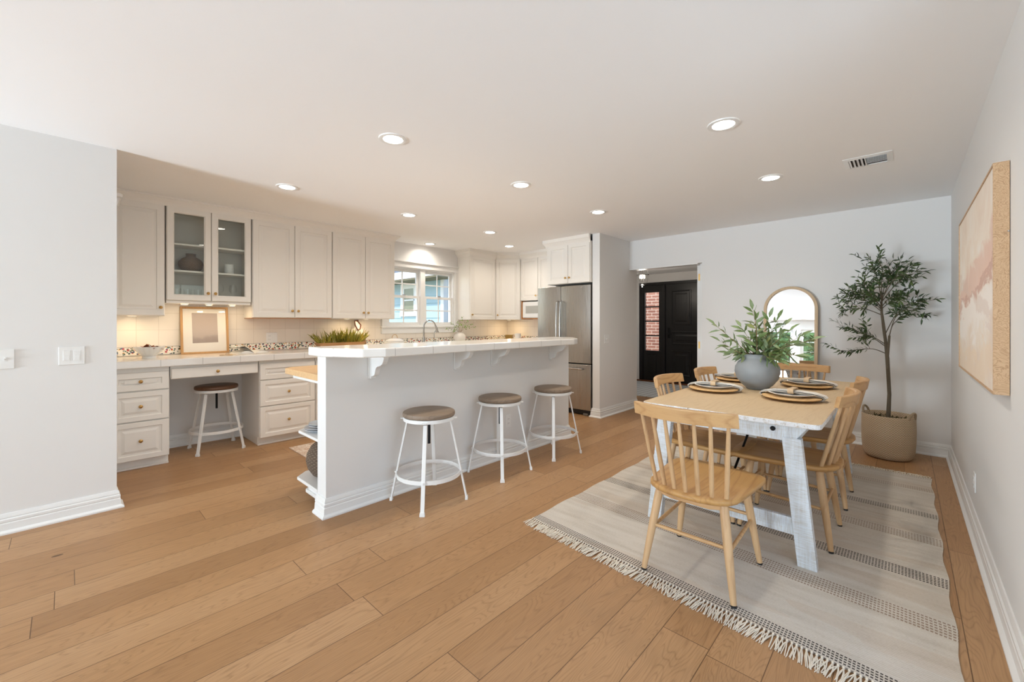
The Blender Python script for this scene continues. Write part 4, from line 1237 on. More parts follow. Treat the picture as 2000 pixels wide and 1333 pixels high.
def spray(parent, pts, Lf, Wf, nl, start, mat_l, mat_s, r0, spread=.9, end_leaf=True, droop=.15, jitter=.5, twigs=0):
    pts = [Vector(p) for p in pts]
    # smooth the polyline
    P = []
    for i in range(len(pts) - 1):
        a = pts[max(i - 1, 0)]; p, q = pts[i], pts[i + 1]; d = pts[min(i + 2, len(pts) - 1)]
        for k in range(6):
            u = k / 6
            P.append(.5 * ((2 * p) + (q - a) * u + (2 * a - 5 * p + 4 * q - d) * u * u + (3 * p - a - 3 * q + d) * u ** 3))
    P.append(pts[-1])
    n = len(P)
    sb = MB().tube(P, [r0 * (1 - .75 * i / (n - 1)) for i in range(n)], 7)
    b = MB()
    for k in range(twigs):
        i = min(n - 3, int((.35 + .6 * (k + random.random()) / twigs) * (n - 1)))
        p = P[i]; d = (P[i + 2] - P[i]).normalized()
        e = (d * .7 + V(random.uniform(-1, 1), random.uniform(-1, 1), random.uniform(-.5, 1))).normalized()
        Lt = random.uniform(.09, .17); q = [p, p + e * Lt * .5, p + e * Lt + V(0, 0, .015)]
        sb.tube(q, [r0 * .4, r0 * .3, r0 * .2], 5)
        for m in range(11):
            f = .15 + .85 * m / 10
            pp = p.lerp(q[2], f); o_ = V(random.uniform(-1, 1), random.uniform(-1, 1), random.uniform(-1, 1)).normalized()
            b.leaf(pp, e * .8 + o_ * spread, o_ + V(0, 0, .8), Lf * random.uniform(.75, 1.1), Wf * random.uniform(.8, 1.1), droop)
    stem = sb.build('stem', mat_s, parent, smooth=True)
    for k in range(nl):
        f = start + (1 - start) * (k + random.uniform(0, .8)) / nl
        i = min(n - 2, int(f * (n - 1)))
        p = P[i]; d = (P[i + 1] - P[i]).normalized()
        side = d.cross(V(0, 0, 1))
        if side.length < .05: side = V(1, 0, 0)
        side.normalize(); up = side.cross(d)
        a = k * 2.4 + random.uniform(-.4, .4)
        out = side * math.cos(a) + up * math.sin(a)
        dd = (d * random.uniform(.5, 1.0) + out * spread + V(random.uniform(-1, 1), random.uniform(-1, 1), random.uniform(-.6, .6)) * jitter * .4).normalized()
        sc = random.uniform(.75, 1.1) * (1 - .25 * f)
        b.leaf(p, dd, out + V(0, 0, .8), Lf * sc, Wf * sc, droop)
    if end_leaf: b.leaf(P[-1], (P[-1] - P[-3]), V(.2, -.5, .8), Lf * .8, Wf * .8, droop)
    b.build('leaf_cluster', mat_l, stem, smooth=True, ang=80)
    return stem
mouth = V(VX, VY, TZ + .262)
tips = [((1398, 636), 3.50, (1440, 672)), ((1408, 668), 3.42, (1445, 690)), ((1425, 690), 3.55, (1452, 694)), ((1448, 640), 3.72, (1468, 672)), ((1470, 606), 3.62, (1477, 650)), ((1476, 628), 3.48, (1478, 662)),
        ((1502, 622), 3.64, (1490, 662)), ((1518, 624), 3.70, (1496, 668)), ((1540, 648), 3.52, (1505, 678)), ((1562, 658), 3.66, (1515, 684)), ((1584, 664), 3.60, (1530, 680)), ((1556, 694), 3.48, (1512, 694)), ((1524, 706), 3.40, (1500, 698)), ((1532, 636), 3.78, (1500, 672))]
for i, (tp, y, md) in enumerate(tips):
    a = 2 * PI * i / len(tips)
    p0 = V(VX + .03 * math.cos(a), VY + .03 * math.sin(a), TZ + .06)
    p1 = mouth + V(.05 * math.cos(a * 1.3), .05 * math.sin(a * 1.3), 0)
    pm = aty(md[0], md[1], (y + VY) / 2); pe = aty(tp[0], tp[1], y)
    p1 = V(VX, VY, TZ + .255) + (V(pm.x - VX, pm.y - VY, 0).normalized() * .055)
    spray(bq, [p0, p1, pm, pe], .118, .036, 18, .36, m_euc, m_eucstem, .0034, .95, True, .12, .55)

# ------------------------------------------------------------------ olive tree in basket
TYB, TXB = 5.275, -.118
m_basket = wicker('woven_basket', lin(238, 226, 206), lin(206, 168, 120), 116, 96, .003)
bk = thing('woven_basket', 'round woven two-handled basket on the floor by the corner', 'basket', (TXB, TYB, 0))
MB().lathe([(.0001, .004), (.13, 0), (.155, .006), (.176, .030), (.186, .07), (.192, .16), (.194, .27), (.192, .36), (.193, .395), (.190, .402), (.184, .398), (.184, .30), (.18, .2), (.0001, .19)], 64).build('body', m_basket, bk, smooth=True, ang=70)
for sx, nm in ((-1, 'a'), (1, 'b')):
    a0 = R(150) if sx < 0 else R(-30)
    pts = []
    for k in range(11):
        q = PI * k / 10
        ang = a0 + .20 * math.cos(q) * 1.0
        rr = .190 + .012 * math.sin(q)
        pts.append((rr * math.cos(ang), rr * math.sin(ang), .385 + .062 * math.sin(q)))
    MB().tube(pts, .0095, 8).build('handle', m_basket, bk, smooth=True)
m_moss = plain('dry_moss', lin(74, 70, 36), .95, bump=(60, .8, .02))
m_bark = plain('grey_brown_bark', lin(98, 88, 72), .9, bump=(70, .7, .01))
m_olive = None
t = NT('olive_leaf')
c = t.ramp(t.noise(t.coord('Object'), 14, 2), [(.3, lin(34, 54, 26)), (.5, lin(58, 80, 40)), (.68, lin(92, 112, 62))])
t.l(c, t.b.inputs['Base Color']); t.setp(Roughness=.45)
m_olive = t.m
ot = thing('olive_tree', 'slender artificial olive tree standing in the woven basket', 'tree', (0, 0, 0))
b = MB(); random.seed(8)
b.lathe([(.0001, .362), (.06, .366), (.12, .358), (.170, .348), (.180, .340)], 28, (TXB, TYB, 0), cap0=False)
for k in range(260):
    a = random.uniform(0, 2 * PI); rr = .172 * math.sqrt(random.random())
    x, y = TXB + rr * math.cos(a), TYB + rr * math.sin(a)
    b.leaf((x, y, .352), (random.uniform(-1, 1), random.uniform(-1, 1), random.uniform(.2, 1.2)), (0, 0, 1), random.uniform(.02, .045), .007)
mo = b.build('moss', m_moss, ot); mo['kind'] = 'stuff'
def path(L, y=TYB): return [aty(u, v, y + dy) for u, v, dy in L]
trunk = path([(1737, 812, 0), (1737, 770, .01), (1735, 735, -.01), (1733, 700, 0), (1730, 670, .01), (1726, 640, 0), (1722, 610, .0), (1722, 585, .01)])
trunk[0] = V(TXB, TYB, .345)
MB().tube(trunk, [.017, .015, .0145, .0155, .0125, .0125, .010, .006], 12).build('trunk', m_bark, ot, smooth=True)
stub = path([(1733, 702, -.005), (1735, 680, -.02), (1737, 656, -.03)])
MB().tube(stub, [.012, .010, .009], 10).build('trunk_fork', m_bark, ot, smooth=True)
BR_ = [[(1722, 590, 0), (1716, 555, .02), (1708, 528, .03), (1696, 502, .05)], [(1722, 590, 0), (1722, 552, -.04), (1724, 528, -.06), (1716, 508, -.08)], [(1722, 588, 0), (1736, 552, .05), (1746, 530, .08), (1752, 520, .1)],
       [(1722, 590, 0), (1746, 560, -.03), (1764, 545, -.06), (1784, 550, -.1)], [(1722, 585, 0), (1742, 552, -.1), (1758, 538, -.14), (1768, 545, -.18)], [(1721, 605, 0), (1700, 585, .05), (1676, 572, .08), (1646, 566, .12)],
       [(1721, 608, 0), (1696, 590, -.06), (1668, 580, -.1), (1652, 592, -.14)], [(1721, 615, 0), (1690, 604, .03), (1662, 604, .06), (1642, 610, .09)], [(1722, 600, 0), (1702, 578, -.04), (1690, 562, -.08), (1688, 548, -.1)],
       [(1737, 657, -.03), (1748, 622, -.05), (1772, 602, -.1), (1806, 580, -.15)], [(1737, 657, -.03), (1746, 632, .03), (1776, 614, .06), (1820, 616, .1)], [(1728, 655, 0), (1750, 615, .05), (1778, 592, .08), (1800, 598, .12)],
       [(1722, 600, 0), (1738, 582, -.08), (1756, 580, -.13), (1776, 590, -.16)], [(1722, 605, 0), (1712, 590, -.1), (1702, 588, -.15), (1690, 596, -.2)], [(1728, 676, 0), (1704, 660, .03), (1672, 646, .06), (1642, 640, .1)],
       [(1728, 690, 0), (1704, 682, -.04), (1672, 684, -.08), (1638, 688, -.12)], [(1728, 672, 0), (1708, 660, -.06), (1694, 656, -.1), (1686, 660, -.13)], [(1722, 585, 0), (1728, 560, .08), (1738, 548, .12), (1742, 540, .15)],
       [(1722, 600, 0), (1716, 584, .1), (1706, 578, .14), (1694, 574, .16)], [(1722, 604, 0), (1734, 594, .1), (1748, 592, .13), (1760, 600, .15)]]
random.seed(13)
for k, L in enumerate(BR_):
    st_ = .45 if k in (14, 15, 9, 10) else .28
    o = spray(ot, path(L), .060, .0155, 30, st_, m_olive, m_bark, .0042, .85, True, .1, .7, 3 if st_ > .4 else 5)
    o.name = 'branch'
b = MB()
for u, v, dy in ((1808, 619, .07), (1645, 687, -.12), (1768, 566, -.15), (1712, 596, -.14)):
    p = aty(u, v, TYB + dy); b.ball(p, .011, .011, .013, 10, 8)
b.build('olive', plain('dark_olive_fruit', lin(26, 34, 22), .35), ot, smooth=True)

# ------------------------------------------------------------------ leaning arched mirror
mr = thing('arched_mirror', 'tall arched floor mirror in pale ash frame leaning on the far wall', 'mirror', (-.945, 5.497, 0))
TILT = R(3.1)
mr.rotation_euler = (-TILT, 0, 0)
def arch(hw, z0, z1, n=28):
    P = [(-hw, z0), (hw, z0)]
    for k in range(n + 1):
        a = PI * k / n; P.append((hw * math.cos(a), z1 - hw + hw * math.sin(a)))
    return P
O, I = arch(.256, 0, 1.665), arch(.228, .028, 1.637)
Lo = []
for P, y in ((O, .022), (O, -.016), (O, -.020), (I, -.020), (I, -.002)):
    Lo.append([(x, y, z) for x, z in P])
fr_ = MB().loops(Lo, False, False)
fr_.build('frame', m_ash, mr, smooth=True, ang=30)
MB().prism(arch(.232, .024, 1.641), lambda x, z: (x, .000, z), lambda x, z: (x, .010, z)).build('mirror_glass', plain('mirror_silver', (.93, .94, .94, 1), .0, 1.0), mr)
MB().prism(arch(.250, .004, 1.660), lambda x, z: (x, .011, z), lambda x, z: (x, .020, z)).build('backing', plain('backing_board', lin(120, 100, 80), .8), mr)

# ------------------------------------------------------------------ painting on the side wall
t = NT('abstract_canvas')
v = t.coord('Object', (1, 1, 1))
sp = t.n('ShaderNodeSeparateXYZ'); t.l(v, sp.inputs[0])
wv = t.noise(v, 2.6, 4, .6, 1.2)
n2 = t.noise(t.coord('Object', (1, 1.2, 2.2), (R(32), 0, 0)), 2.1, 5, .62, .8)
c = t.ramp(wv, [(.30, lin(226, 208, 192)), (.5, lin(234, 222, 208)), (.7, lin(236, 230, 222))])
def band(z0, slope, wdt, col, st, c):
    d = t.math('ADD', t.math('SUBTRACT', sp.outputs[2], z0), t.math('MULTIPLY', sp.outputs[1], slope))
    d = t.math('ADD', d, t.math('MULTIPLY', t.math('SUBTRACT', n2, .5), .55))
    m = t.math('SUBTRACT', 1.0, t.math('DIVIDE', t.math('ABSOLUTE', d), wdt))
    m = t.math('MULTIPLY', t.math('MINIMUM', t.math('MULTIPLY', t.math('MAXIMUM', m, 0.0), 2.2), 1.0), st)
    return t.mix(m, c, col)
c = band(.62, .13, .12, lin(222, 188, 172), .75, c)
c = band(.54, .10, .035, lin(190, 148, 134), .55, c)
c = band(.40, .08, .12, lin(240, 234, 228), .9, c)
c = band(.30, -.2, .05, lin(216, 196, 184), .45, c)
c = band(.12, .05, .10, lin(234, 212, 186), .6, c)
t.l(c, t.b.inputs['Base Color']); t.setp(Roughness=.8); t.bump(n2, .3, .004)
m_canvas = t.m
t = NT('burl_wood_frame')
w1 = t.noise(t.coord('Object'), 11, 3, .55, 2.2)
ln = t.math('ABSOLUTE', t.math('SINE', t.math('MULTIPLY', w1, 46)))
c = t.ramp(t.math('POWER', ln, .6), [(0, lin(166, 130, 92)), (.5, lin(190, 154, 116)), (1, lin(206, 172, 134))])
t.l(c, t.b.inputs['Base Color']); t.setp(Roughness=.5)
m_burl = t.m
PYa, PYb, PZ0, PZ1, PXf = 2.615, 4.13, .963, 1.917, .263
pt = thing('abstract_painting', 'large blush and cream abstract painting in a deep burl wood frame', 'painting', (0, PYa, PZ0))
w, h = PYb - PYa, PZ1 - PZ0
def rl(i, x): return [(x, i, i), (x, w - i, i), (x, w - i, h - i), (x, i, h - i)]
MB().loops([rl(0, XR - .002), rl(0, PXf), rl(.008, PXf), rl(.008, PXf + .006)], False, False).build('frame', m_burl, pt)
MB().box(PXf + .004, XR - .003, .0085, w - .0085, .0085, h - .0085).build('canvas', m_canvas, pt)
MB().ball((PXf + .042, -.002, h * .70), .004).build('hanger_screw', m_chrome, pt, smooth=True)

# ------------------------------------------------------------------ things on the desk counter
CZ = .935
bw = thing('fluted_bowl', 'white fluted footed bowl on the desk counter by the switch wall', 'bowl', (-5.03, .525, CZ))
fl = lambda z: min(1, max(0, (z - .02) / .05))
MB().lathe([(.0001, .0), (.052, .0), (.054, .008), (.048, .016), (.060, .030), (.086, .060), (.104, .092), (.110, .105), (.106, .105), (.098, .090), (.078, .058), (.045, .028), (.0001, .024)], 96, flute=(16, .055, fl)).build('bowl', m_ceramic, bw, smooth=True, ang=60)
pp = MB(); random.seed(5)
for k in range(70):
    a = random.uniform(0, 2 * PI); rr = .085 * math.sqrt(random.random())
    pp.leaf((bw.location.x + rr * math.cos(a), bw.location.y + rr * math.sin(a), CZ + .082 + .02 * (1 - rr / .09)), (random.uniform(-1, 1), random.uniform(-1, 1), random.uniform(-.1, .7)), (0, 0, 1), random.uniform(.03, .05), random.uniform(.018, .03), .3)
pp.lathe([(.0001, CZ + .085), (.07, CZ + .080), (.085, CZ + .07)], 20, (bw.location.x, bw.location.y, 0), cap0=False)
tag(pp.build('dried_petals', plain('rust_dried_petals', lin(138, 76, 44), .8)), 'rust brown dried petals filling the fluted bowl', 'potpourri', None, 'stuff')
# framed print leaning on the backsplash
fp = thing('framed_print', 'oak-framed grey misty print leaning on the backsplash under the glass cabinet', 'picture', (-5.318, .796, CZ))
fp.rotation_euler = (0, R(-7.2), 0)
w, h = .412, .490
def pl_(i, x, j=None): j = i if j is None else j; return [(x, i, j), (x, w - i, j), (x, w - i, h - j), (x, i, h - j)]
MB().loops([pl_(.020, -.012), pl_(0, -.012), pl_(0, .012), pl_(.018, .012), pl_(.020, .010), pl_(.020, -.012)], False, False).build('frame', m_framewood, fp)
MB().box(-.008, -.002, .0195, w - .0195, .0195, h - .0195).build('mat_board', plain('cream_mat_board', lin(236, 232, 224), .8), fp)
t = NT('misty_print')
sp = t.n('ShaderNodeSeparateXYZ'); t.l(t.coord('Object'), sp.inputs[0])
nz = t.noise(t.coord('Object'), 26, 5, .65); n3 = t.noise(t.coord('Object', (1, 1, .5)), 9, 4, .6)
hz = t.math('ADD', t.math('MULTIPLY', sp.outputs[2], 2.6), t.math('MULTIPLY', n3, .25))
c = t.ramp(hz, [(.42, lin(150, 136, 128)), (.56, lin(160, 146, 138)), (.64, lin(186, 174, 166)), (.95, lin(182, 170, 162))])
c = t.mix(t.math('MULTIPLY', nz, .4), c, lin(188, 176, 168))
t.l(c, t.b.inputs['Base Color']); t.setp(Roughness=.85)
b = MB(); P = [(.098, .112), (.318, .116), (.315, .425), (.096, .428)]
b.prism(P, lambda y, z: (-.0019, y, z), lambda y, z: (-.0012, y, z))
b.build('print', t.m, fp)
MB().box(.002, .0035, .019, w - .019, .019, h - .019).build('glazing', m_glass, fp)
# open book
bo = thing('open_book', 'open paperback book lying on the desk counter beside the framed print', 'book', (-5.06, 1.335, CZ), R(8))
m_page = plain('book_page', lin(238, 236, 230), .8)
def page(sy, lift, n=10):
    top, bot = [], []
    for k in range(n + 1):
        f = k / n; y = sy * (.004 + f * .165); z = .003 + lift * math.sin(PI * min(1, f * 1.15)) * (1 - .35 * f)
        top.append((y, z)); bot.append((y, .0025))
    return [(-.115, top, bot), (.115, top, bot)]
for sy, lf_ in ((-1, .034), (1, .028)):
    r_ = page(sy, lf_); b = MB()
    Ls = [[(x, y, z) for y, z in top] + [(x, y, z) for y, z in reversed(bot)] for x, top, bot in r_]
    b.loops(Ls).build('page_block', m_page, bo, smooth=True, ang=40)
b = MB()
for k, (l_, ex) in enumerate(((.060, .02), (.075, .05), (.052, .08))):
    row0, row1 = [], []
    for i in range(9):
        f = i / 8; y = -(.004 + f * (.150 - ex * .3)); z = .006 + l_ * math.sin(PI * f * .62)
        row0.append((-.113, y, z)); row1.append((.113, y, z))
    b.loops([row0, row1], False, False, False)
b.build('loose_page', m_page, bo, smooth=True)
MB().box(-.12, .12, -.176, .176, 0, .0024).build('cover', plain('book_cover', lin(196, 178, 150), .6), bo)
gl = MB()
for y0 in (1.065, 1.10): gl.tube([(-4.86, y0, CZ + .006), (-4.98, y0 + .03, CZ + .010), (-5.03, y0 + .045, CZ + .018)], .0028, 6)
gl.torus((-4.86, 1.045, CZ + .006), .02, .0025, 20, 6).torus((-4.86, 1.115, CZ + .006), .02, .0025, 20, 6)
gl.tube([(-4.845, 1.062, CZ + .006), (-4.84, 1.08, CZ + .008), (-4.845, 1.098, CZ + .006)], .002, 6)
tag(gl.build('scissors', plain('tan_metal', lin(176, 150, 110), .35, .9), smooth=True), 'slim tan metal scissors lying between framed print and open book', 'scissors')

# things inside the glass cabinet
m_rattan = wicker('brown_rattan', lin(150, 120, 92), lin(112, 86, 64), 44, 110, .004)
v1 = MB().lathe([(.0001, .002), (.058, .0), (.078, .014), (.097, .048), (.103, .078), (.098, .104), (.078, .130), (.048, .150), (.040, .156), (.040, .178), (.044, .184), (.038, .184), (.036, .16), (.06, .12), (.0001, .02)], 48).build('rattan_vase', m_rattan, smooth=True, loc=(-5.262, .868, 1.770), ang=60)
v1.scale = (1.0, 1.0, .98)
tag(v1, 'squat brown rattan vase on the middle shelf of the glass cabinet', 'vase')
t = NT('dotted_white_ceramic')
vo = t.n('ShaderNodeTexVoronoi'); t.l(t.coord('Object'), vo.inputs['Vector']); vo.inputs['Scale'].default_value = 60
c = t.mix(t.math('MULTIPLY', t.math('LESS_THAN', vo.outputs['Distance'], .22), .35), lin(236, 236, 234), lin(150, 152, 156))
t.l(c, t.b.inputs['Base Color']); t.setp(Roughness=.3)
cn = MB().lathe([(.0001, 0), (.042, 0), (.044, .004), (.044, .098), (.046, .104), (.042, .106), (.040, .09), (.0001, .01)], 32).build('ceramic_canister', t.m, smooth=True, loc=(-5.26, 1.195, 1.770))
tag(cn, 'small white dotted ceramic canister on the middle shelf of the glass cabinet', 'canister')
g_ = MB().lathe([(.0001, .002), (.028, 0), (.034, .10), (.0325, .10), (.027, .006), (.0001, .006)], 24).build('tumbler', m_glass, smooth=True, loc=(-5.20, .745, 1.4905))
tag(g_, 'clear tumbler at the bottom of the glass cabinet, first from the switch wall side', 'glass', 'tumblers in the glass cabinet')
for y, l in ((.83, 'clear tumbler at the bottom of the glass cabinet, second from the switch wall side'), (.915, 'clear tumbler at the bottom of the glass cabinet, next to the middle post')):
    o = g_.copy(); COL.objects.link(o); o.location = (-5.20, y, 1.4905); o['label'] = l
g_ = MB().lathe([(.0001, 0), (.032, .001), (.03, .004), (.005, .010), (.004, .06), (.012, .070), (.032, .095), (.034, .125), (.026, .165), (.0255, .165), (.033, .125), (.03, .097), (.0001, .074)], 24).build('wine_glass', m_glass, smooth=True, loc=(-5.20, 1.10, 1.4905))
tag(g_, 'stemmed wine glass in the glass cabinet close to the middle post', 'glass', 'wine glasses in the glass cabinet')
o = g_.copy(); COL.objects.link(o); o.location = (-5.20, 1.215, 1.4905); o['label'] = 'stemmed wine glass below the dotted canister'

# ------------------------------------------------------------------ things on the long counter behind the bar
tr = thing('grass_planter', 'long wooden trough of yellow-green grassy foliage behind the bar', 'planter', (-5.20, 2.38, CZ))
MB().loops([[(-.06, -.25, 0), (.06, -.25, 0), (.06, .25, 0), (-.06, .25, 0)], [(-.075, -.30, .075), (.075, -.30, .075), (.075, .30, .075), (-.075, .30, .075)],
            [(-.06, -.285, .075), (.06, -.285, .075), (.06, .285, .075), (-.06, .285, .075)], [(-.055, -.27, .05), (.055, -.27, .05), (.055, .27, .05), (-.055, .27, .05)]]).build('trough', m_traywood, tr)
t = NT('yellow_green_grass')
c = t.ramp(t.noise(t.coord('Object'), 16, 2), [(.3, lin(104, 106, 30)), (.55, lin(150, 142, 42)), (.75, lin(186, 160, 58))])
t.l(c, t.b.inputs['Base Color']); t.setp(Roughness=.55)
b = MB(); random.seed(31)
for k in range(230):
    y = random.uniform(-.26, .26); x = random.uniform(-.05, .05)
    d = V(random.uniform(-.4, .4), random.uniform(-.45, .45), 1)
    if abs(y) > .2: d.y = math.copysign(random.uniform(.1, 1.1), y)
    b.leaf((x, y, .045), d, V(random.uniform(-1, 1), random.uniform(-1, 1), .1), random.uniform(.12, .235), random.uniform(.012, .02), random.uniform(0, .25))
o = b.build('foliage', t.m, tr); o['kind'] = 'stuff'
pb = thing('serving_board', 'white marble and brown wood paddle serving board with strap leaning behind the bar', 'serving board', (-5.285, 2.66, CZ))
pb.rotation_euler = (0, R(-8), 0)
t_m = plain('white_marble', lin(232, 228, 222), .3)
sh_ = lambda x0, x1: (lambda y, z: (x0, y, z), lambda y, z: (x1, y, z))
MB().prism([(-.115, 0), (.115, 0), (.098, .155), (-.098, .155)], *sh_(-.008, .008)).build('wood_half', m_walnut, pb, bevel=.002)
b = MB().prism([(-.0975, .1555), (.0975, .1555), (.092, .195), (.070, .235), (.045, .252), (.036, .27), (.036, .355), (.028, .365), (-.028, .365), (-.036, .355), (-.036, .27), (-.045, .252), (-.070, .235), (-.092, .195)], *sh_(-.008, .008))
b.build('marble_half', t_m, pb, bevel=.002)
MB().tube([(.011, .015, .355), (.018, -.04, .345), (.016, -.035, .29), (.016, -.005, .225), (.016, .03, .235), (.018, .042, .29), (.015, .012, .335), (.011, -.01, .355)], .008, 8).build('strap', plain('brown_leather_strap', lin(104, 56, 34), .6), pb, smooth=True)
cd = thing('covered_dish', 'white oval covered dish with loop handle behind the bar', 'dish', (-5.12, 3.10, CZ))
MB().lathe([(.0001, 0), (.095, 0), (.118, .03), (.125, .065), (.118, .066), (.0001, .05)], 40, sx=.85, sy=1.05).build('dish', m_ceramic, cd, smooth=True)
MB().lathe([(.120, .067), (.122, .072), (.105, .090), (.06, .105), (.0001, .110)], 40, sx=.85, sy=1.05, cap0=False).build('lid', m_ceramic, cd, smooth=True)
MB().tube([(0, -.042 * math.cos(PI * k / 10), .104 + .055 * math.sin(PI * k / 10)) for k in range(11)], .006, 8).build('loop_handle', m_ash, cd, smooth=True)
fa = thing('kitchen_faucet', 'brushed nickel gooseneck faucet in front of the kitchen window', 'faucet', (-5.20, 3.63, CZ))
MB().lathe([(.028, 0), (.028, .012), (.020, .02), (.018, .10), (.014, .12)], 20).build('base', m_chrome, fa, smooth=True)
arc = [(0, 0, .10), (0, 0, .25)] + [(.02 * k / 10, .10 - .10 * math.cos(PI * k / 10 * .92), .255 + .10 * math.sin(PI * k / 10 * .92)) for k in range(11)]
MB().tube(arc, .0115, 12).build('spout', m_chrome, fa, smooth=True)
e = arc[-1]
MB().tube([e, (e[0] + .004, e[1] + .02, e[2] - .045), (e[0] + .006, e[1] + .03, e[2] - .10)], [.013, .017, .020], 12).build('spray_head', m_chrome, fa, smooth=True)
MB().tube([(0, .02, .06), (.0, .05, .075), (.0, .09, .10)], [.008, .007, .006], 10).build('lever', m_chrome, fa, smooth=True)
ft = thing('filter_tap', 'slim nickel filtered-water tap beside the gooseneck faucet', 'tap', (-5.22, 3.835, CZ))
MB().lathe([(.018, 0), (.016, .014), (.008, .02), (.0075, .05)], 16).build('base', m_chrome, ft, smooth=True)
MB().tube([(0, 0, .05), (0, 0, .15)] + [(.0, .045 - .045 * math.cos(PI * k / 8), .155 + .045 * math.sin(PI * k / 8)) for k in range(8)], .0055, 10).build('spout', m_chrome, ft, smooth=True)
fv = thing('flower_vase', 'round white ceramic vase on the counter by the window', 'vase', (-5.14, 4.27, CZ))
MB().lathe([(.0001, 0), (.05, 0), (.08, .03), (.096, .075), (.090, .115), (.065, .145), (.050, .155), (.052, .17), (.046, .17), (.045, .15), (.0001, .03)], 40).build('body', plain('speckled_white_ceramic', lin(226, 220, 210), .4), fv, smooth=True, ang=60)
fb = thing('flower_bunch', 'airy bunch of white blossom and green leaves in the round vase', 'flowers', (0, 0, 0))
m_spring = plain('spring_leaf', lin(138, 168, 84), .5); m_bl = plain('white_petal', lin(236, 228, 220), .6)
random.seed(77)
for u, v, y in ((868, 644, 4.0), (880, 632, 4.15), (893, 630, 4.2), (903, 622, 4.35), (914, 628, 4.45), (926, 632, 4.55), (930, 640, 4.5), (886, 648, 4.05), (910, 640, 4.4)):
    r_ = ((u - 1000) / F_PX); c, s = math.cos(YAW), math.sin(YAW)
    d = (-s + r_ * c, c + r_ * s, (PY - v) / F_PX)
    k = random.uniform(-5.25, -5.0) / d[0]
    pe = V(d[0] * k, d[1] * k, H + d[2] * k)
    p0 = V(-5.14 + random.uniform(-.02, .02), 4.27 + random.uniform(-.02, .02), CZ + .05); p1 = V(-5.14, 4.27, CZ + .175) + (pe - V(-5.14, 4.27, CZ + .175)).normalized() * .03
    pm = p1.lerp(pe, .5) + V(0, 0, .03)
    s_ = spray(fb, [p0, p1, pm, pe], .050, .022, 7, .5, m_spring, m_eucstem, .002, 1.0, False, .2, .8)
    b = MB()
    for q in range(9):
        cpt = p1.lerp(pe, random.uniform(.55, 1.05)) + V(random.uniform(-.03, .03), random.uniform(-.03, .03), random.uniform(-.02, .04))
        for w_ in range(4):
            a = w_ * PI / 2; b.leaf(cpt, V(math.cos(a), math.sin(a), .6), V(0, 0, 1), .017, .014, .2)
    b.build('blossom', m_bl, s_)
pc = thing('pitcher', 'white ceramic pitcher in the far corner of the counter', 'pitcher', (-4.93, 5.40, CZ))
MB().lathe([(.0001, 0), (.055, 0), (.058, .008), (.055, .10), (.060, .132), (.057, .133), (.05, .10), (.0001, .012)], 32).build('body', m_ceramic, pc, smooth=True)
MB().tube([(-.054, -.012, .11), (-.085, -.02, .112), (-.095, -.02, .075), (-.08, -.018, .04), (-.054, -.012, .035)], .006, 8).build('handle', m_chrome, pc, smooth=True)
gb = MB().box(-5.20, -5.06, 5.36, 5.44, CZ, CZ + .105).build('gold_tin', plain('gold_tin_paint', lin(168, 142, 84), .35, .6), bevel=.006)
tag(gb, 'small gold box beside the pitcher in the counter corner', 'box')

# island shelf contents
ws_ = MB().lathe([(.0001, .004), (.07, 0), (.105, .02), (.140, .075), (.152, .13), (.146, .180), (.118, .232), (.075, .268), (.050, .282), (.046, .305), (.052, .318), (.044, .318), (.040, .29), (.10, .22), (.0001, .03)], 56).build('wicker_jar', wicker('dark_wicker', lin(150, 130, 110), lin(104, 86, 70), 44, 80, .006), smooth=True, loc=(-3.085, 1.318, .1405), ang=60)
ws_.scale = (.97, .97, .97)
tag(ws_, 'bulbous dark wicker jar on the lowest island end shelf', 'basket')
prof = [(.0001, 0), (.06, 0), (.075, .004), (.125, .016), (.1255, .019), (.118, .018), (.07, .008), (.0001, .007)]
pz = .4705
dpl = MB().lathe(prof, 48).build('stacked_plate', plain('grey_rim_plate', lin(208, 212, 216), .25), smooth=True, loc=(-3.125, 1.300, pz))
tag(dpl, 'pale grey plate at the bottom of the stack on the island end shelf', 'plate', 'stacked plates on the island end shelf')
for k, (sc, lab) in enumerate(((1.0, 'plate just above the bottom one in the island shelf stack'), (.80, 'smaller plate in the upper half of the island shelf stack'), (.78, 'topmost small plate of the island shelf stack'))):
    o = dpl.copy(); COL.objects.link(o); o.location = (-3.125, 1.300, pz + .011 * (k + 1) + (.004 if k > 0 else 0)); o.scale = (sc, sc, 1); o['label'] = lab
# kitchen mat
t = NT('patterned_mat')
n_ = t.noise(t.coord('World'), 16, 3, .6, 1.0)
c = t.ramp(n_, [(.42, lin(224, 208, 190)), (.52, lin(198, 164, 138)), (.6, lin(226, 212, 196))])
t.l(c, t.b.inputs['Base Color']); t.setp(Roughness=.95)
km = MB().box(-4.50, -3.90, 1.53, 3.1, .0005, .008).build('kitchen_mat', t.m)
tag(km, 'beige patterned kitchen mat on the floor beyond the island end', 'mat')
# hall rug
t = NT('pale_striped_hall_rug')
sp = t.n('ShaderNodeSeparateXYZ'); t.l(t.coord('World'), sp.inputs[0])
st_ = t.math('GREATER_THAN', t.math('SINE', t.math('MULTIPLY', sp.outputs[0], 2 * PI * 9)), .82)
c = t.mix(t.math('MULTIPLY', st_, .6), t.mix(t.noise(t.coord('World'), 30, 3), lin(190, 196, 200), lin(214, 216, 216)), lin(136, 138, 144))
t.l(c, t.b.inputs['Base Color']); t.setp(Roughness=.95)
hr = MB().box(-4.25, -2.1, 6.72, 8.42, .0005, .008).build('hall_rug', t.m)
tag(hr, 'pale blue-grey striped rug on the entry hall floor', 'rug')

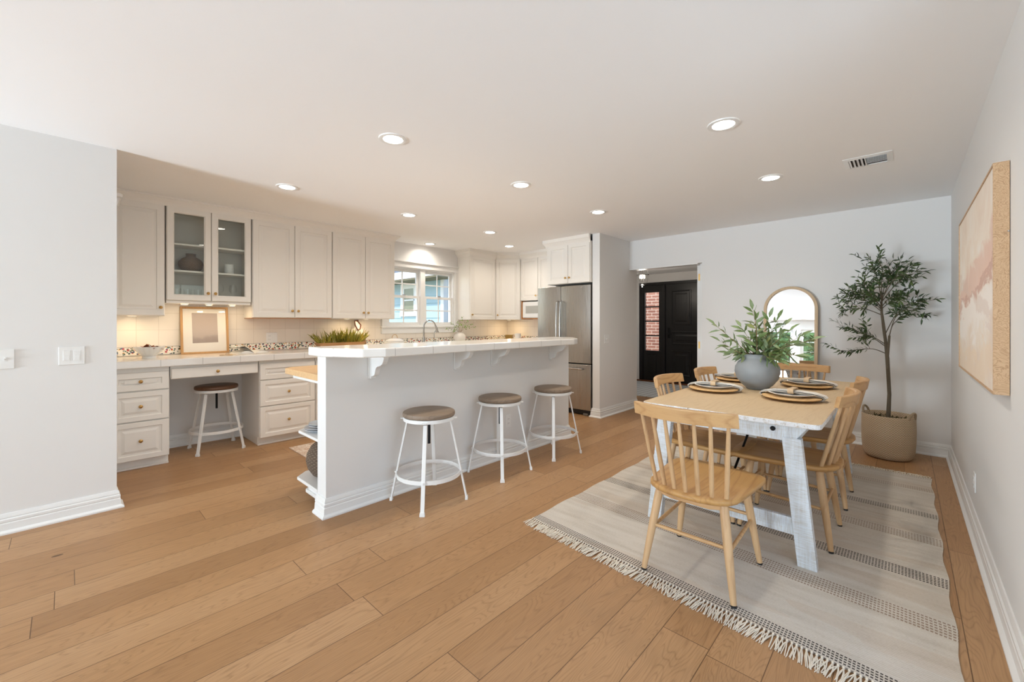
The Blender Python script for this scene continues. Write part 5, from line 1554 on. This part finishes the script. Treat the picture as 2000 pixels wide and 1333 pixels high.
# ------------------------------------------------------------------ outdoors
m_grass = plain('garden_ground', lin(120, 128, 96), .95)
b = MB().box(-22, -5.9, -20, 20, -.35, -.25).box(-5.9, 6, -20, -5.2, -.35, -.25)
gr = b.build('ground', m_grass); struct(gr, 'garden ground outside the house', 'ground')
m_siding = plain('pale_blue_siding', lin(168, 196, 206), .6)
nh = thing('neighbour_house', 'pale blue clapboard house seen through the kitchen window', 'house', (0, 0, 0)); 
HYn, HXn = 7.0, -9.10
def lap(along, a0, a1, z0, z1, pos, sgn):
    b = MB(); pitch = .205; z = z0
    prof = []
    while z < z1 - 1e-6:
        prof += [(.026, z), (.006, z + pitch)]; z += pitch
    prof = [(0, z0)] + prof + [(0, z)]
    if along == 'x': b.prism(prof, lambda o, q: (a0, pos - o, q), lambda o, q: (a1, pos - o, q))
    else: b.prism(prof, lambda o, q: (pos + o, a0, q), lambda o, q: (pos + o, a1, q))
    return b
o = lap('x', -17, HXn, -.25, 2.42, HYn, 1).build('siding', m_siding, nh)
o = lap('y', HYn, 13, -.25, 2.42, HXn, 1).build('siding', m_siding, nh)
m_hwhite = plain('house_white_trim', lin(236, 238, 238), .5)
MB().box(HXn - .11, HXn + .03, HYn - .03, HYn + .11, -.25, 2.42).build('corner_board', m_hwhite, nh)
b = MB().box(-17.4, HXn + .5, HYn - .62, HYn - .59, 2.46, 2.64).box(-17.4, HXn + .5, HYn - .63, HYn - .60, 2.60, 2.66)
b.build('fascia', m_hwhite, nh)
MB().box(-17.4, HXn + .5, HYn - .60, HYn + .02, 2.42, 2.46).build('soffit', plain('olive_shaded_soffit', lin(132, 124, 100), .8), nh)  # olive tone puts the shade under the eave into the colour
t = NT('slate_shingles')
br = t.n('ShaderNodeTexBrick'); t.l(t.coord('World'), br.inputs['Vector']); br.inputs['Scale'].default_value = 1; br.inputs['Brick Width'].default_value = .3; br.inputs['Row Height'].default_value = .16
br.inputs['Color1'].default_value = lin(104, 116, 140); br.inputs['Color2'].default_value = lin(128, 138, 158); br.inputs['Mortar'].default_value = lin(80, 88, 104)
t.l(br.outputs['Color'], t.b.inputs['Base Color']); t.setp(Roughness=.9)
MB().loops([[(-17.4, HYn - .64, 2.66), (HXn + .5, HYn - .64, 2.66), (HXn + .5, HYn - .64, 2.69), (-17.4, HYn - .64, 2.69)], [(-17.4, HYn + 4, 4.2), (HXn + .5, HYn + 4, 4.2), (HXn + .5, HYn + 4, 4.23), (-17.4, HYn + 4, 4.23)]]).build('roof', t.m, nh)
wx0, wx1, wz0, wz1 = -11.02, -10.42, 1.58, 2.26
b = MB()
b.box(wx0 - .14, wx0, HYn - .05, HYn - .02, wz0 - .14, wz1 + .14).box(wx1, wx1 + .14, HYn - .05, HYn - .02, wz0 - .14, wz1 + .14).box(wx0, wx1, HYn - .05, HYn - .02, wz1, wz1 + .14).box(wx0 - .16, wx1 + .16, HYn - .06, HYn - .02, wz0 - .14, wz0)
b.box(wx0, wx1, HYn - .045, HYn - .025, (wz0 + wz1) / 2 - .02, (wz0 + wz1) / 2 + .02).box(wx0, wx0 + .05, HYn - .045, HYn - .025, wz0, wz1).box(wx1 - .05, wx1, HYn - .045, HYn - .025, wz0, wz1)
wf = b.build('window', m_hwhite, nh)
MB().box(wx0, wx1, HYn - .034, HYn - .03, wz0, wz1).build('pane', plain('grey_green_window_glass', lin(120, 128, 112), .1), wf)  # opaque pane in one even grey-green
# hedge behind the glazed doors
t = NT('hedge_leaf')
c = t.ramp(t.noise(t.coord('Object'), 3, 3), [(.3, lin(60, 92, 52)), (.55, lin(98, 134, 76)), (.75, lin(150, 178, 122))])
t.l(c, t.b.inputs['Base Color']); t.setp(Roughness=.6)
b = MB(); random.seed(3)
for k in range(5200):
    x, z = random.uniform(-6.5, 2.0), random.uniform(-.3, 3.6)
    y = -7.6 + random.uniform(-.35, .35)
    b.leaf((x, y, z), (random.uniform(-1, 1), random.uniform(-.6, 1), random.uniform(-.8, 1)), (random.uniform(-.5, .5), 1, random.uniform(-.3, .6)), random.uniform(.10, .20), random.uniform(.06, .11))
b.box(-6.5, 2.0, -8.2, -7.8, -.3, 3.5)
hd = b.build('hedge', t.m); tag(hd, 'leafy green hedge outside the glass doors, seen in the arched mirror', 'hedge', None, 'stuff')
